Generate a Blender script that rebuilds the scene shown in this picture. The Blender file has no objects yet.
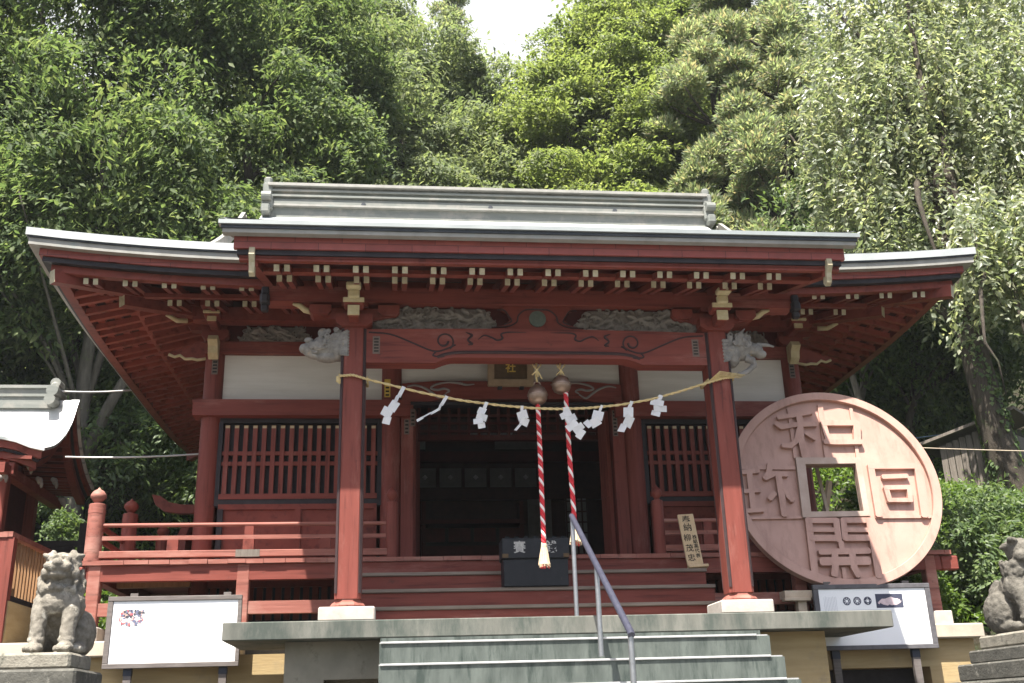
import bpy, bmesh, math, random
import numpy as np
from mathutils import Vector, Matrix, Euler
R = math.radians
SC = bpy.context.scene
COL = SC.collection

# ---------------------------------------------------------------- camera
cam = bpy.data.cameras.new('camera')
cam.lens = 36.72; cam.sensor_width = 36; cam.clip_start = .05; cam.clip_end = 600
camo = bpy.data.objects.new('camera', cam); COL.objects.link(camo)
RT = Vector((0.99377459, -0.10770819, -0.02847832))
UP = Vector((-0.01015744, -0.34214836, 0.93959104))
FW = Vector((0.11094546, 0.93345243, 0.34111238))
camo.matrix_world = Matrix(((RT.x, UP.x, -FW.x, -1.4025), (RT.y, UP.y, -FW.y, -9.6542),
                            (RT.z, UP.z, -FW.z, -0.8527), (0, 0, 0, 1)))
SC.camera = camo
# ---------------------------------------------------------------- sky and sun
SUN_DIR = Vector((.222, .445, -1)).normalized()
EL = math.asin(-SUN_DIR.z); ROT = math.atan2(-SUN_DIR.x, -SUN_DIR.y)
w = bpy.data.worlds.new('World'); SC.world = w; w.use_nodes = True
nt = w.node_tree; bg = nt.nodes['Background']
sky = nt.nodes.new('ShaderNodeTexSky'); sky.sky_type = 'NISHITA'; sky.sun_disc = False
sky.sun_elevation = EL; sky.sun_rotation = ROT; sky.air_density = 1.0; sky.dust_density = 3.0; sky.ozone_density = 1.0
tcw = nt.nodes.new('ShaderNodeTexCoord'); nw = nt.nodes.new('ShaderNodeTexNoise'); nw.inputs['Scale'].default_value = 1.4; nw.inputs['Detail'].default_value = 6
nt.links.new(tcw.outputs['Generated'], nw.inputs['Vector'])
rw = nt.nodes.new('ShaderNodeValToRGB'); rw.color_ramp.elements[0].position = .30; rw.color_ramp.elements[0].color = (.6, .6, .6, 1); rw.color_ramp.elements[1].position = .47; rw.color_ramp.elements[1].color = (.95, .95, .95, 1)
nt.links.new(nw.outputs[0], rw.inputs[0])
mw = nt.nodes.new('ShaderNodeMix'); mw.data_type = 'RGBA'; mw.inputs[7].default_value = (4.6, 4.65, 4.7, 1)   # added cloud white, brightened so the gap of sky turns white
dt = nt.nodes.new('ShaderNodeVectorMath'); dt.operation = 'DOT_PRODUCT'; dt.inputs[1].default_value = (.08, .78, .62)   # mask keeps the added white behind the hill, cutting fill from the front
nt.links.new(tcw.outputs['Generated'], dt.inputs[0])
rd = nt.nodes.new('ShaderNodeValToRGB'); rd.color_ramp.elements[0].position = .35; rd.color_ramp.elements[0].color = (.12, .12, .12, 1); rd.color_ramp.elements[1].position = .80; rd.color_ramp.elements[1].color = (1, 1, 1, 1)
nt.links.new(dt.outputs['Value'], rd.inputs[0])
mm = nt.nodes.new('ShaderNodeMath'); mm.operation = 'MULTIPLY'; nt.links.new(rw.outputs[0], mm.inputs[0]); nt.links.new(rd.outputs[0], mm.inputs[1])
nt.links.new(mm.outputs[0], mw.inputs[0]); nt.links.new(sky.outputs[0], mw.inputs[6])
nt.links.new(mw.outputs[2], bg.inputs[0]); bg.inputs[1].default_value = .085
sl = bpy.data.lights.new('sun', 'SUN'); sl.energy = 5.0; sl.angle = R(.53); sl.color = (1, .955, .88)
so = bpy.data.objects.new('sun', sl); COL.objects.link(so)
so.rotation_euler = SUN_DIR.to_track_quat('-Z', 'Y').to_euler(); so.location = (-6, -12, 25)
SC.view_settings.view_transform = 'Standard'; SC.view_settings.look = 'None'
SC.view_settings.exposure = 1.7; SC.view_settings.gamma = 1.0; SC.view_settings.use_curve_mapping = False
SC.render.engine = 'CYCLES'
SC.cycles.max_bounces = 10; SC.cycles.diffuse_bounces = 6; SC.cycles.transmission_bounces = 4
SC.cycles.use_denoising = True
SC.render.film_transparent = False

# ---------------------------------------------------------------- materials
def newmat(name):
    m = bpy.data.materials.new(name); m.use_nodes = True
    return m, m.node_tree.nodes, m.node_tree.links, m.node_tree.nodes['Principled BSDF']
def noise(N, L, scale, stretch=(1, 1, 1), detail=5, rough=.6):
    tc = N.new('ShaderNodeTexCoord'); mp = N.new('ShaderNodeMapping'); mp.inputs['Scale'].default_value = stretch
    L.new(tc.outputs['Object'], mp.inputs[0])
    n = N.new('ShaderNodeTexNoise'); n.inputs['Scale'].default_value = scale
    n.inputs['Detail'].default_value = detail; n.inputs['Roughness'].default_value = rough
    L.new(mp.outputs[0], n.inputs['Vector']); return n
def ramp(N, L, src, stops):
    r = N.new('ShaderNodeValToRGB'); e = r.color_ramp.elements
    while len(e) < len(stops): e.new(.5)
    for i, (p, c) in enumerate(stops):
        e[i].position = p; e[i].color = (*c, 1)
    L.new(src, r.inputs[0]); return r
def mixc(N, L, fac, a, b, mode='MIX'):
    m = N.new('ShaderNodeMix'); m.data_type = 'RGBA'; m.blend_type = mode
    if isinstance(fac, (int, float)): m.inputs[0].default_value = fac
    else: L.new(fac, m.inputs[0])
    for s, v in ((6, a), (7, b)):
        if isinstance(v, tuple): m.inputs[s].default_value = (*v, 1)
        else: L.new(v, m.inputs[s])
    return m.outputs[2]
def bump(N, L, p, src, strength=.3, dist=.01):
    b = N.new('ShaderNodeBump'); b.inputs['Strength'].default_value = strength; b.inputs['Distance'].default_value = dist
    L.new(src, b.inputs['Height']); L.new(b.outputs[0], p.inputs['Normal'])
def surf(name, c1, c2, scale=6,  stretch=(1, 1, 1), rough=.6, spot=None, spot_scale=3, spot_lo=.58, spot_hi=.72, bstr=.25, bdist=.006, metallic=0, lo=.3, hi=.7, spec=.22, sstretch=(1, 1, 1)):
    """two-tone noise, optional stain colour with its own shape, fine bump"""
    m, N, L, p = newmat(name)
    n = noise(N, L, scale, stretch); r = ramp(N, L, n.outputs[0], [(lo, c1), (hi, c2)]); out = r.outputs[0]
    if spot:
        s = noise(N, L, spot_scale, stretch=sstretch, detail=8, rough=.7)
        f = ramp(N, L, s.outputs[0], [(spot_lo, (0, 0, 0)), (spot_hi, (1, 1, 1))])
        out = mixc(N, L, f.outputs[0], out, spot)
    L.new(out, p.inputs['Base Color']); p.inputs['Roughness'].default_value = rough; p.inputs['Metallic'].default_value = metallic; p.inputs['Specular IOR Level'].default_value = spec
    if bstr:
        g = noise(N, L, scale * 5, stretch, detail=6)
        bump(N, L, p, g.outputs[0], bstr, bdist)
    return m
M = {}
M['red_brick'] = None
def woodred(name, c1, c2, stretch, fade=(.30, .135, .108), fade_lo=.56, fade_hi=.74, grain=26):
    """old red-painted timber: uneven coat, weathered chalky patches, dark cracks along the grain"""
    m, N, L, p = newmat(name)
    n = noise(N, L, 5, stretch, 6); r = ramp(N, L, n.outputs[0], [(.28, c1), (.72, c2)])
    st2 = tuple(.25 if q < 1 else 1.0 for q in stretch) if min(stretch) < 1 else (1, 1, 1)
    f = noise(N, L, 2.6, st2, 9, .72); fr_ = ramp(N, L, f.outputs[0], [(fade_lo, (0, 0, 0)), (fade_hi, (.75, .75, .75))])
    c = mixc(N, L, fr_.outputs[0], r.outputs[0], fade)
    k = noise(N, L, grain, tuple(.06 if q < 1 else 1.0 for q in stretch), 4, .6); kr = ramp(N, L, k.outputs[0], [(.30, (.5, .5, .5)), (.46, (1, 1, 1)), (.75, (1.08, 1.08, 1.08))])
    c = mixc(N, L, .85, c, kr.outputs[0], 'MULTIPLY')
    g = noise(N, L, 7, (1, 1, 1), 9, .75); gr = ramp(N, L, g.outputs[0], [(.60, (0, 0, 0)), (.72, (.7, .7, .7))])
    c = mixc(N, L, gr.outputs[0], c, (.06, .026, .02))
    L.new(c, p.inputs['Base Color']); p.inputs['Roughness'].default_value = .62; p.inputs['Specular IOR Level'].default_value = .22
    bump(N, L, p, k.outputs[0], .45, .006); return m
M['red'] = woodred('red_lacquered_wood', (.135, .031, .021), (.185, .045, .032), (1, 1, 1), fade=(.20, .075, .058), grain=9)
M['red_h'] = woodred('red_wood_across', (.14, .033, .023), (.20, .051, .037), (.35, 3, 3))
M['red_v'] = woodred('red_wood_upright', (.14, .034, .024), (.195, .05, .037), (3, 3, .35))
M['red_worn_lit'] = woodred('worn_sunlit_red_wood', (.205, .068, .05), (.29, .115, .088), (.35, 3, 3), fade=(.42, .25, .20), fade_lo=.5, fade_hi=.72)  # worn timber, with the paleness of sunlit rails put into the colour
M['red_soffit'] = woodred('bounce_lit_red_wood', (.20, .046, .031), (.26, .064, .045), (1, 1, 1), fade=(.26, .10, .075), grain=9)  # red lightened to stand in for light bounced up from the ground
M['tassel'] = surf('cream_tassel', (.52, .39, .25), (.64, .51, .36), 40, rough=.8)
M['edge_white'] = surf('whitewashed_end_grain', (.26, .225, .145), (.46, .41, .285), 11, rough=.7)
M['gold_white'] = surf('ochre_white_trim', (.38, .31, .17), (.50, .42, .26), 14, rough=.6)
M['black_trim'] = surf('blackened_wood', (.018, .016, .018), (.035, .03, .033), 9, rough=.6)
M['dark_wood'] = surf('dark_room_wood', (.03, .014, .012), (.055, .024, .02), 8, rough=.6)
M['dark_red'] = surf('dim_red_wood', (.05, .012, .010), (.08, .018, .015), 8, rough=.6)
M['plaster'] = surf('white_board', (.54, .50, .44), (.66, .62, .56), 2.5, (.5, 1, 5), .8, (.40, .36, .31), 2.0, .63, .74, .1)
M['paper'] = surf('white_paper', (.56, .55, .55), (.63, .62, .62), 12, rough=.8, bstr=0)
M['dim_paper'] = surf('dimmed_white_paper', (.15, .15, .145), (.20, .20, .19), 12, rough=.8, bstr=0)  # white paper darkened: the dimness of the room is put into the colour
M['copper_roof'] = None
M['roof_edge'] = surf('pale_patina_copper', (.20, .195, .175), (.29, .28, .255), 6, (1, 1, 1), .55, (.17, .20, .185), 3, .55, .7, .2)
M['roof_dark'] = surf('dark_copper_drip', (.03, .034, .04), (.06, .065, .07), 6, rough=.5)
M['ridge'] = surf('grey_green_copper', (.13, .14, .128), (.20, .205, .185), 4, (.3, 1, 4), .5, (.26, .245, .215), 3, .5, .7, .2)
M['concrete_green'] = surf('green_stained_concrete', (.047, .056, .050), (.098, .112, .10), 4.5, (2, 1, .5), .8, (.032, .042, .037), 3.2, .5, .64, .5, sstretch=(3.2, 1, .55))
M['slab'] = surf('weathered_slab_concrete', (.095, .096, .082), (.155, .153, .132), 3, (2, 1, .5), .8, (.06, .07, .06), 1.5, .46, .6, .35, sstretch=(1.6, 1, .5))
M['concrete_tan'] = surf('tan_board_marked_concrete', (.30, .215, .105), (.41, .31, .165), 2.5, (.6, 1, 5), .85, (.25, .2, .13), 3, .55, .75, .4)
M['concrete_grey'] = surf('grey_pier_concrete', (.17, .155, .12), (.26, .235, .18), 3, (1, 1, .8), .85, (.10, .09, .07), 4, .6, .72, .4)
M['coping'] = surf('pale_coping_stone', (.36, .31, .245), (.47, .41, .33), 5, rough=.8)
M['plinth'] = surf('pale_plinth_stone', (.36, .315, .275), (.46, .41, .37), 8, rough=.8)
M['nosing'] = surf('sunlit_white_nosing', (.27, .27, .265), (.40, .395, .39), 10, rough=.7)  # whitened strip: sun on the tread edges put into the colour
M['stone'] = surf('lichened_stone', (.125, .112, .09), (.26, .235, .195), 22, rough=.9, spot=(.42, .39, .33), spot_scale=7, spot_lo=.55, spot_hi=.66, bstr=.7, bdist=.012)
M['stone_shaded'] = surf('shade_toned_stone', (.075, .069, .057), (.155, .142, .12), 20, rough=.9, spot=(.25, .23, .195), spot_scale=7, spot_lo=.55, spot_hi=.66, bstr=.7, bdist=.012)  # darker copy of the lion stone, partial shade put into the colour
M['tread'] = surf('bleached_tread_edge', (.15, .115, .092), (.24, .195, .16), 9, (.3, 3, 3), .8)
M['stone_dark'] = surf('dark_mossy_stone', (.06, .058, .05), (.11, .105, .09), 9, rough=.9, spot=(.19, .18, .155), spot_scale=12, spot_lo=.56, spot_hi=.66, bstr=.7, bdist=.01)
M['stone_pale'] = surf('pale_pitted_stone', (.17, .155, .125), (.27, .25, .205), 12, rough=.9, spot=(.09, .09, .07), spot_scale=10, spot_lo=.54, spot_hi=.64, bstr=.7, bdist=.01)  # the paler stone of the pedestal top slabs
M['coin'] = surf('pink_copper_sheet', (.37, .215, .168), (.45, .275, .22), 2.2, (1, 1, 1), .5, (.27, .15, .115), 3.5, .5, .72, .2, .006, metallic=.15, spec=.4, sstretch=(1.6, .45, 1))
M['coin_frame'] = surf('silvery_copper_frame', (.32, .23, .18), (.42, .32, .265), 5, rough=.45, metallic=.2)
M['sign_frame'] = surf('grey_weathered_frame', (.10, .086, .079), (.165, .145, .134), 12, (.4, 3, 3), .75)
M['sign_dark'] = surf('dark_painted_frame', (.075, .07, .075), (.12, .115, .12), 12, rough=.6)
M['sign_white'] = surf('white_sign_sheet', (.78, .78, .78), (.83, .83, .83), 2, rough=.5, bstr=0)
M['tarnish'] = surf('navy_leg_sleeve', (.03, .032, .045), (.045, .05, .065), 9, rough=.5)
M['steel'] = surf('brushed_steel', (.30, .30, .30), (.40, .40, .40), 30, rough=.38, bstr=.05, metallic=.9, spec=.5)
M['blue_grip'] = surf('slate_blue_grip', (.034, .035, .052), (.052, .053, .074), 20, rough=.45)
M['bell'] = surf('aged_bronze', (.20, .135, .095), (.34, .24, .18), 9, rough=.35, bstr=.1, metallic=.7, spec=.5)
M['straw'] = surf('straw', (.46, .34, .15), (.60, .47, .25), 40, rough=.8)
M['rope_red'] = surf('red_bell_cloth', (.47, .025, .035), (.56, .04, .05), 30, rough=.7)
M['rope_white'] = surf('white_bell_cloth', (.68, .66, .62), (.76, .74, .70), 30, rough=.7)
M['box_black'] = surf('black_offertory_paint', (.012, .013, .016), (.022, .023, .027), 10, (1, 1, 1), .5, (.09, .06, .045), 6, .66, .74, .2)
M['grey_paint'] = surf('faded_white_paint', (.34, .33, .32), (.46, .45, .43), 30, rough=.7)
M['gold'] = surf('gold_leaf', (.58, .38, .06), (.70, .50, .12), 30, rough=.4, bstr=0, metallic=.3)
M['plaque'] = surf('brown_plaque_wood', (.07, .042, .02), (.11, .07, .035), 12, rough=.6)
M['plaque_frame'] = surf('tan_plaque_frame', (.26, .18, .11), (.34, .25, .16), 12, rough=.7)
M['board'] = surf('pale_cypress_board', (.50, .35, .20), (.58, .43, .27), 16, (4, 4, .4), .7, bstr=.1)
M['ink'] = surf('black_ink', (.02, .017, .014), (.03, .026, .02), 10, rough=.7, bstr=0)
M['carving'] = surf('grey_bare_carving', (.13, .115, .10), (.23, .205, .18), 16, rough=.85, bstr=.4)
M['carving_pale'] = surf('pale_bleached_carving', (.155, .142, .13), (.30, .28, .255), 16, rough=.85, bstr=.5, spot=(.36, .26, .16), spot_scale=6, spot_lo=.6, spot_hi=.7)
M['line_dark'] = surf('dark_carved_line', (.035, .022, .022), (.05, .03, .03), 10, rough=.7, bstr=0)
M['line_grey'] = surf('grey_carved_line', (.20, .18, .165), (.28, .25, .23), 14, rough=.8)
M['green_disc'] = surf('verdigris_disc', (.07, .085, .07), (.11, .125, .10), 20, rough=.6)
M['lantern_white'] = surf('frosted_lamp_cover', (.30, .32, .34), (.36, .38, .40), 5, rough=.5, bstr=0)
M['wood_grey'] = surf('silvery_plank', (.10, .085, .07), (.19, .165, .14), 9, (5, 5, .4), .85, bstr=.5)
M['wood_tan'] = surf('tan_lattice_wood', (.20, .105, .05), (.30, .17, .085), 9, (3, 3, .4), .7)
M['wood_pale'] = surf('pale_trestle_wood', (.42, .33, .24), (.52, .43, .33), 9, (1, 1, 1), .7)
M['bark'] = surf('grey_brown_bark', (.035, .028, .021), (.08, .066, .052), 9, (2, 2, .4), .9, spot=(.07, .085, .04), spot_scale=4, spot_lo=.56, spot_hi=.68, bstr=.9, bdist=.03)
M['bark_pale'] = surf('pale_smooth_bark', (.06, .053, .043), (.115, .103, .086), 9, (2, 2, .4), .9, spot=(.08, .09, .05), spot_scale=4, bstr=.7, bdist=.02)
M['earth'] = surf('leaf_litter_earth', (.020, .016, .010), (.038, .031, .019), 5, rough=.95, spot=(.022, .034, .011), spot_scale=2.5, spot_lo=.45, spot_hi=.6, bstr=.8, bdist=.05)
M['gravel'] = surf('grey_gravel', (.07, .068, .06), (.105, .10, .09), 40, rough=.95, bstr=.6)
M['cable_white'] = surf('white_cable', (.6, .6, .58), (.66, .66, .64), 9, rough=.5, bstr=0)
M['cable_blue'] = surf('blue_rope', (.12, .18, .24), (.16, .22, .28), 9, rough=.5, bstr=0)
M['pink_map'] = surf('pink_rubbing', (.52, .40, .41), (.64, .52, .53), 30, rough=.7, bstr=0)
M['navy'] = surf('navy_print', (.05, .052, .085), (.065, .07, .10), 10, rough=.6, bstr=0)
M['grey_print'] = surf('grey_print', (.5, .5, .52), (.56, .56, .58), 10, rough=.6, bstr=0)
M['sticker'] = surf('faded_votive_sticker', (.12, .09, .075), (.18, .14, .115), 25, rough=.8, bstr=0)

def brickred():
    m, N, L, p = newmat('red_fascia_joints')
    tc = N.new('ShaderNodeTexCoord'); mp = N.new('ShaderNodeMapping'); mp.inputs['Rotation'].default_value = (R(90), 0, 0)
    L.new(tc.outputs['Object'], mp.inputs[0])
    b = N.new('ShaderNodeTexBrick'); b.inputs['Scale'].default_value = 1.0
    b.inputs['Brick Width'].default_value = .42; b.inputs['Row Height'].default_value = .07; b.inputs['Mortar Size'].default_value = .0035
    b.inputs['Mortar Smooth'].default_value = .3; b.inputs['Bias'].default_value = -.2
    b.inputs['Color1'].default_value = (.225, .05, .04, 1); b.inputs['Color2'].default_value = (.275, .068, .054, 1); b.inputs['Mortar'].default_value = (.085, .02, .017, 1)
    L.new(mp.outputs[0], b.inputs['Vector']); n = noise(N, L, 9)
    r = ramp(N, L, n.outputs[0], [(.3, (.75, .75, .75)), (.7, (1.1, 1.1, 1.1))])
    L.new(mixc(N, L, .8, b.outputs[0], r.outputs[0], 'MULTIPLY'), p.inputs['Base Color']); p.inputs['Roughness'].default_value = .65
    bump(N, L, p, b.outputs['Fac'], -.4, .004); return m
M['red_brick'] = brickred()
def roofmat():
    m, N, L, p = newmat('pale_copper_roof_sheets')
    tc = N.new('ShaderNodeTexCoord'); wv = N.new('ShaderNodeTexWave'); wv.wave_type = 'BANDS'; wv.bands_direction = 'Y'
    wv.inputs['Scale'].default_value = 1.6; wv.inputs['Distortion'].default_value = .15
    L.new(tc.outputs['Object'], wv.inputs['Vector'])
    n = noise(N, L, 2.5); r = ramp(N, L, n.outputs[0], [(.3, (.37, .385, .38)), (.7, (.51, .52, .51))])
    r2 = ramp(N, L, wv.outputs[0], [(.0, (.5, .53, .53)), (.10, (1, 1, 1))])
    L.new(mixc(N, L, 1, r.outputs[0], r2.outputs[0], 'MULTIPLY'), p.inputs['Base Color'])
    p.inputs['Roughness'].default_value = .45; p.inputs['Metallic'].default_value = .1
    bump(N, L, p, wv.outputs[0], .3, .01); return m
M['copper_roof'] = roofmat()

def leafmat(name, cols, rough=.4, trans=.28, spec=.5):
    m, N, L, p = newmat(name)
    g = N.new('ShaderNodeNewGeometry')
    k = len(cols); r = ramp(N, L, g.outputs['Random Per Island'], [(i / (k - 1), c) for i, c in enumerate(cols)])
    n = noise(N, L, .55, detail=3); rr = ramp(N, L, n.outputs[0], [(.3, (.8, .84, .8)), (.7, (1.15, 1.1, 1.05))])
    c = mixc(N, L, 1, r.outputs[0], rr.outputs[0], 'MULTIPLY')
    L.new(c, p.inputs['Base Color']); p.inputs['Roughness'].default_value = rough; p.inputs['Specular IOR Level'].default_value = spec
    t = N.new('ShaderNodeBsdfTranslucent'); L.new(mixc(N, L, 1, c, (1.7, 1.75, 1.05), 'MULTIPLY'), t.inputs[0])
    ms = N.new('ShaderNodeMixShader'); ms.inputs[0].default_value = trans
    L.new(p.outputs[0], ms.inputs[1]); L.new(t.outputs[0], ms.inputs[2])
    L.new(ms.outputs[0], N['Material Output'].inputs[0]); return m
M['leaf_dark'] = leafmat('glossy_evergreen_leaf', [(0.06, 0.092, 0.041), (0.086, 0.124, 0.055), (0.115, 0.155, 0.071), (0.161, 0.19, 0.092)], .6, .5, .18)
M['leaf_oak'] = leafmat('grey_green_oak_leaf', [(0.105, 0.138, 0.075), (0.138, 0.171, 0.097), (0.171, 0.204, 0.121), (0.22, 0.242, 0.154)], .6, .5, .18)
M['leaf_bright'] = leafmat('bright_spring_leaf', [(.10, .135, .045), (.135, .17, .058), (.165, .20, .075), (.21, .24, .11)], .5, 0.55, .35)
M['leaf_cedar'] = leafmat('cedar_needle', [(.15, .19, .12), (.19, .235, .155), (.235, .265, .185), (.28, .235, .18)], .6, .55, .25)
M['leaf_cherry'] = leafmat('weeping_cherry_leaf', [(.14, .17, .105), (.18, .21, .14), (.24, .265, .19), (.32, .32, .23)], .34, .5, .7)
M['leaf_shade'] = leafmat('understory_leaf', [(0.051, 0.083, 0.033), (0.075, 0.117, 0.045), (0.102, 0.15, 0.054), (0.143, 0.188, 0.068)], .5, 0.42, .4)
M['leaf_shrub'] = leafmat('slope_shrub_leaf', [(.045, .085, .016), (.07, .12, .022), (.10, .16, .03), (.14, .20, .045)], .45, 0.45, .4)
M['leaf_far'] = leafmat('hillside_leaf', [(.09, .125, .055), (.12, .155, .065), (.15, .185, .075), (.18, .21, .10)], .5, 0.5, .4)
# ---------------------------------------------------------------- mesh helpers
class MB:
    def __init__(s): s.v = []; s.f = []; s.m = []
    def add(s, vs, fs, mi=0):
        o = len(s.v); s.v += [tuple(v) for v in vs]; s.f += [tuple(i + o for i in f) for f in fs]; s.m += [mi] * len(fs); return s
    def box(s, x0, x1, y0, y1, z0, z1, mi=0):
        v = [(x0,y0,z0),(x1,y0,z0),(x1,y1,z0),(x0,y1,z0),(x0,y0,z1),(x1,y0,z1),(x1,y1,z1),(x0,y1,z1)]
        return s.add(v, [(0,3,2,1),(4,5,6,7),(0,1,5,4),(1,2,6,5),(2,3,7,6),(3,0,4,7)], mi)
    def cbox(s, x0, x1, y0, y1, z0, z1, c=.01, mi=0):
        """box with chamfered upright and horizontal edges"""
        bm = bmesh.new(); bmesh.ops.create_cube(bm, size=1)
        bmesh.ops.scale(bm, vec=(x1-x0, y1-y0, z1-z0), verts=bm.verts)
        bmesh.ops.translate(bm, vec=((x0+x1)/2, (y0+y1)/2, (z0+z1)/2), verts=bm.verts)
        bmesh.ops.bevel(bm, geom=list(bm.edges), offset=c, segments=1, affect='EDGES', profile=.5)
        s.bm(bm, mi); return s
    def bm(s, bm, mi=0):
        bm.verts.index_update()
        s.add([v.co[:] for v in bm.verts], [[v.index for v in f.verts] for f in bm.faces], mi); bm.free(); return s
    def bar(s, a, b, wd, ht, mi=0, up=(0,0,1), mi_end=None):
        """rectangular bar from a to b (centre line)"""
        a = Vector(a); b = Vector(b); d = (b - a).normalized(); u = Vector(up)
        sd = d.cross(u).normalized(); u = sd.cross(d).normalized()
        vs = []
        for p in (a, b):
            for i, j in ((-1,-1),(1,-1),(1,1),(-1,1)): vs.append(p + sd * (i * wd / 2) + u * (j * ht / 2))
        s.add(vs, [(0,1,5,4),(1,2,6,5),(2,3,7,6),(3,0,4,7),(4,5,6,7)], mi)
        s.add(vs[:4], [(3,2,1,0)], mi if mi_end is None else mi_end); return s
    def prism(s, poly, axis, a, b, mi=0):
        """extrude polygon; axis 'y': poly=(x,z); 'x': poly=(y,z); 'z': poly=(x,y)"""
        n = len(poly)
        def P(p, t): return {'y': (p[0], t, p[1]), 'x': (t, p[0], p[1]), 'z': (p[0], p[1], t)}[axis]
        vs = [P(p, a) for p in poly] + [P(p, b) for p in poly]
        fs = [tuple(range(n)), tuple(range(2*n-1, n-1, -1))] + [(i, i+n, (i+1) % n + n, (i+1) % n) for i in range(n)]
        return s.add(vs, fs, mi)
    def tube(s, pts, rad, n=8, mi=0, cap=True):
        pts = [Vector(p) for p in pts]; k = len(pts)
        if not hasattr(rad, '__len__'): rad = [rad] * k
        ref = Vector((0, 0, 1)); vs = []; prev = None
        for i, p in enumerate(pts):
            d = (pts[min(i+1, k-1)] - pts[max(i-1, 0)]).normalized()
            if prev is None:
                a = d.cross(ref if abs(d.dot(ref)) < .95 else Vector((1, 0, 0))).normalized()
            else: a = (prev - d * prev.dot(d)).normalized()
            prev = a; b = d.cross(a)
            for j in range(n):
                t = 2 * math.pi * j / n; vs.append(p + (a * math.cos(t) + b * math.sin(t)) * rad[i])
        fs = [(i*n+j, i*n+(j+1) % n, (i+1)*n+(j+1) % n, (i+1)*n+j) for i in range(k-1) for j in range(n)]
        if cap: fs += [tuple(range(n-1, -1, -1)), tuple(range((k-1)*n, k*n))]
        return s.add(vs, fs, mi)
    def lathe(s, prof, c=(0,0,0), n=20, mi=0, sq=False):
        vs = []; c = Vector(c)
        for r, z in prof:
            for j in range(n):
                t = 2 * math.pi * j / n; vs.append((c.x + r*math.cos(t), c.y + r*math.sin(t), c.z + z))
        k = len(prof); fs = [(i*n+j, i*n+(j+1) % n, (i+1)*n+(j+1) % n, (i+1)*n+j) for i in range(k-1) for j in range(n)]
        fs += [tuple(range(n-1, -1, -1)), tuple(range((k-1)*n, k*n))]
        return s.add(vs, fs, mi)
    def grid(s, fn, nu, nv, mi=0):
        vs = [fn(i/nu, j/nv) for j in range(nv+1) for i in range(nu+1)]
        return s.add(vs, [(j*(nu+1)+i, j*(nu+1)+i+1, (j+1)*(nu+1)+i+1, (j+1)*(nu+1)+i) for j in range(nv) for i in range(nu)], mi)
    def blob(s, c, r, rot=(0,0,0), mi=0, u=12, v=8):
        bm = bmesh.new()
        mt = Matrix.Translation(c) @ Euler(rot).to_matrix().to_4x4() @ Matrix.Diagonal((*r, 1))
        bmesh.ops.create_uvsphere(bm, u_segments=u, v_segments=v, radius=1, matrix=mt); return s.bm(bm, mi)
    def xf(s, m):
        s.v = [tuple(m @ Vector(v)) for v in s.v]; return s
    def build(s, name, mats, parent=None, smooth=False, label=None, local=True):
        me = bpy.data.meshes.new(name)
        off = Vector((0,0,0)); q = parent
        while q is not None: off += q.location; q = q.parent
        me.from_pydata([tuple(Vector(v) - off) for v in s.v] if parent is not None else s.v, [], s.f)
        if not isinstance(mats, (list, tuple)): mats = [mats]
        for m in mats: me.materials.append(M[m] if isinstance(m, str) else m)
        me.polygons.foreach_set('material_index', s.m)
        if smooth is not False:
            me.polygons.foreach_set('use_smooth', [True] * len(s.f))
            if smooth is not True:
                try: me.set_sharp_from_angle(angle=R(smooth))
                except Exception: pass
        me.update()
        o = bpy.data.objects.new(name, me); COL.objects.link(o)
        if parent is not None: o.parent = parent
        if label: o['label'] = label
        return o
def tag(o, label=None, cat=None, group=None, kind=None):
    if label: o['label'] = label
    if cat: o['category'] = cat
    if group: o['group'] = group
    if kind: o['kind'] = kind
    return o
def thing(name, label, cat, loc=(0,0,0), group=None):
    o = bpy.data.objects.new(name, None); COL.objects.link(o); o.location = loc; o.empty_display_size = .2
    return tag(o, label, cat, group)
def place(o, loc, rz=0): o.location = loc; o.rotation_euler = (0, 0, rz); return o
def dup(root, loc, rz=None, label=None):
    r = root.copy(); COL.objects.link(r); r.location = loc
    if rz is not None: r.rotation_euler = (0, 0, rz)
    if label: r['label'] = label
    for ch in list(root.children):
        c = ch.copy(); COL.objects.link(c); c.parent = r
        for g in list(ch.children):
            d = g.copy(); COL.objects.link(d); d.parent = c
    return r
def text_mb(body, size, ext, mi=0, bold=0, space=1.0):
    """lettering as a mesh: x to the right, y up, extruded towards +z, centred"""
    cu = bpy.data.curves.new('t', 'FONT'); cu.body = body; cu.size = size; cu.extrude = ext / 2; cu.offset = bold
    cu.align_x = 'CENTER'; cu.align_y = 'CENTER'; cu.space_line = space; cu.resolution_u = 3
    o = bpy.data.objects.new('t', cu); COL.objects.link(o)
    dg = bpy.context.evaluated_depsgraph_get(); me = bpy.data.meshes.new_from_object(o.evaluated_get(dg))
    mb = MB(); mb.add([v.co[:] for v in me.vertices], [tuple(p.vertices) for p in me.polygons], mi)
    bpy.data.objects.remove(o); bpy.data.curves.remove(cu); bpy.data.meshes.remove(me); return mb
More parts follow.
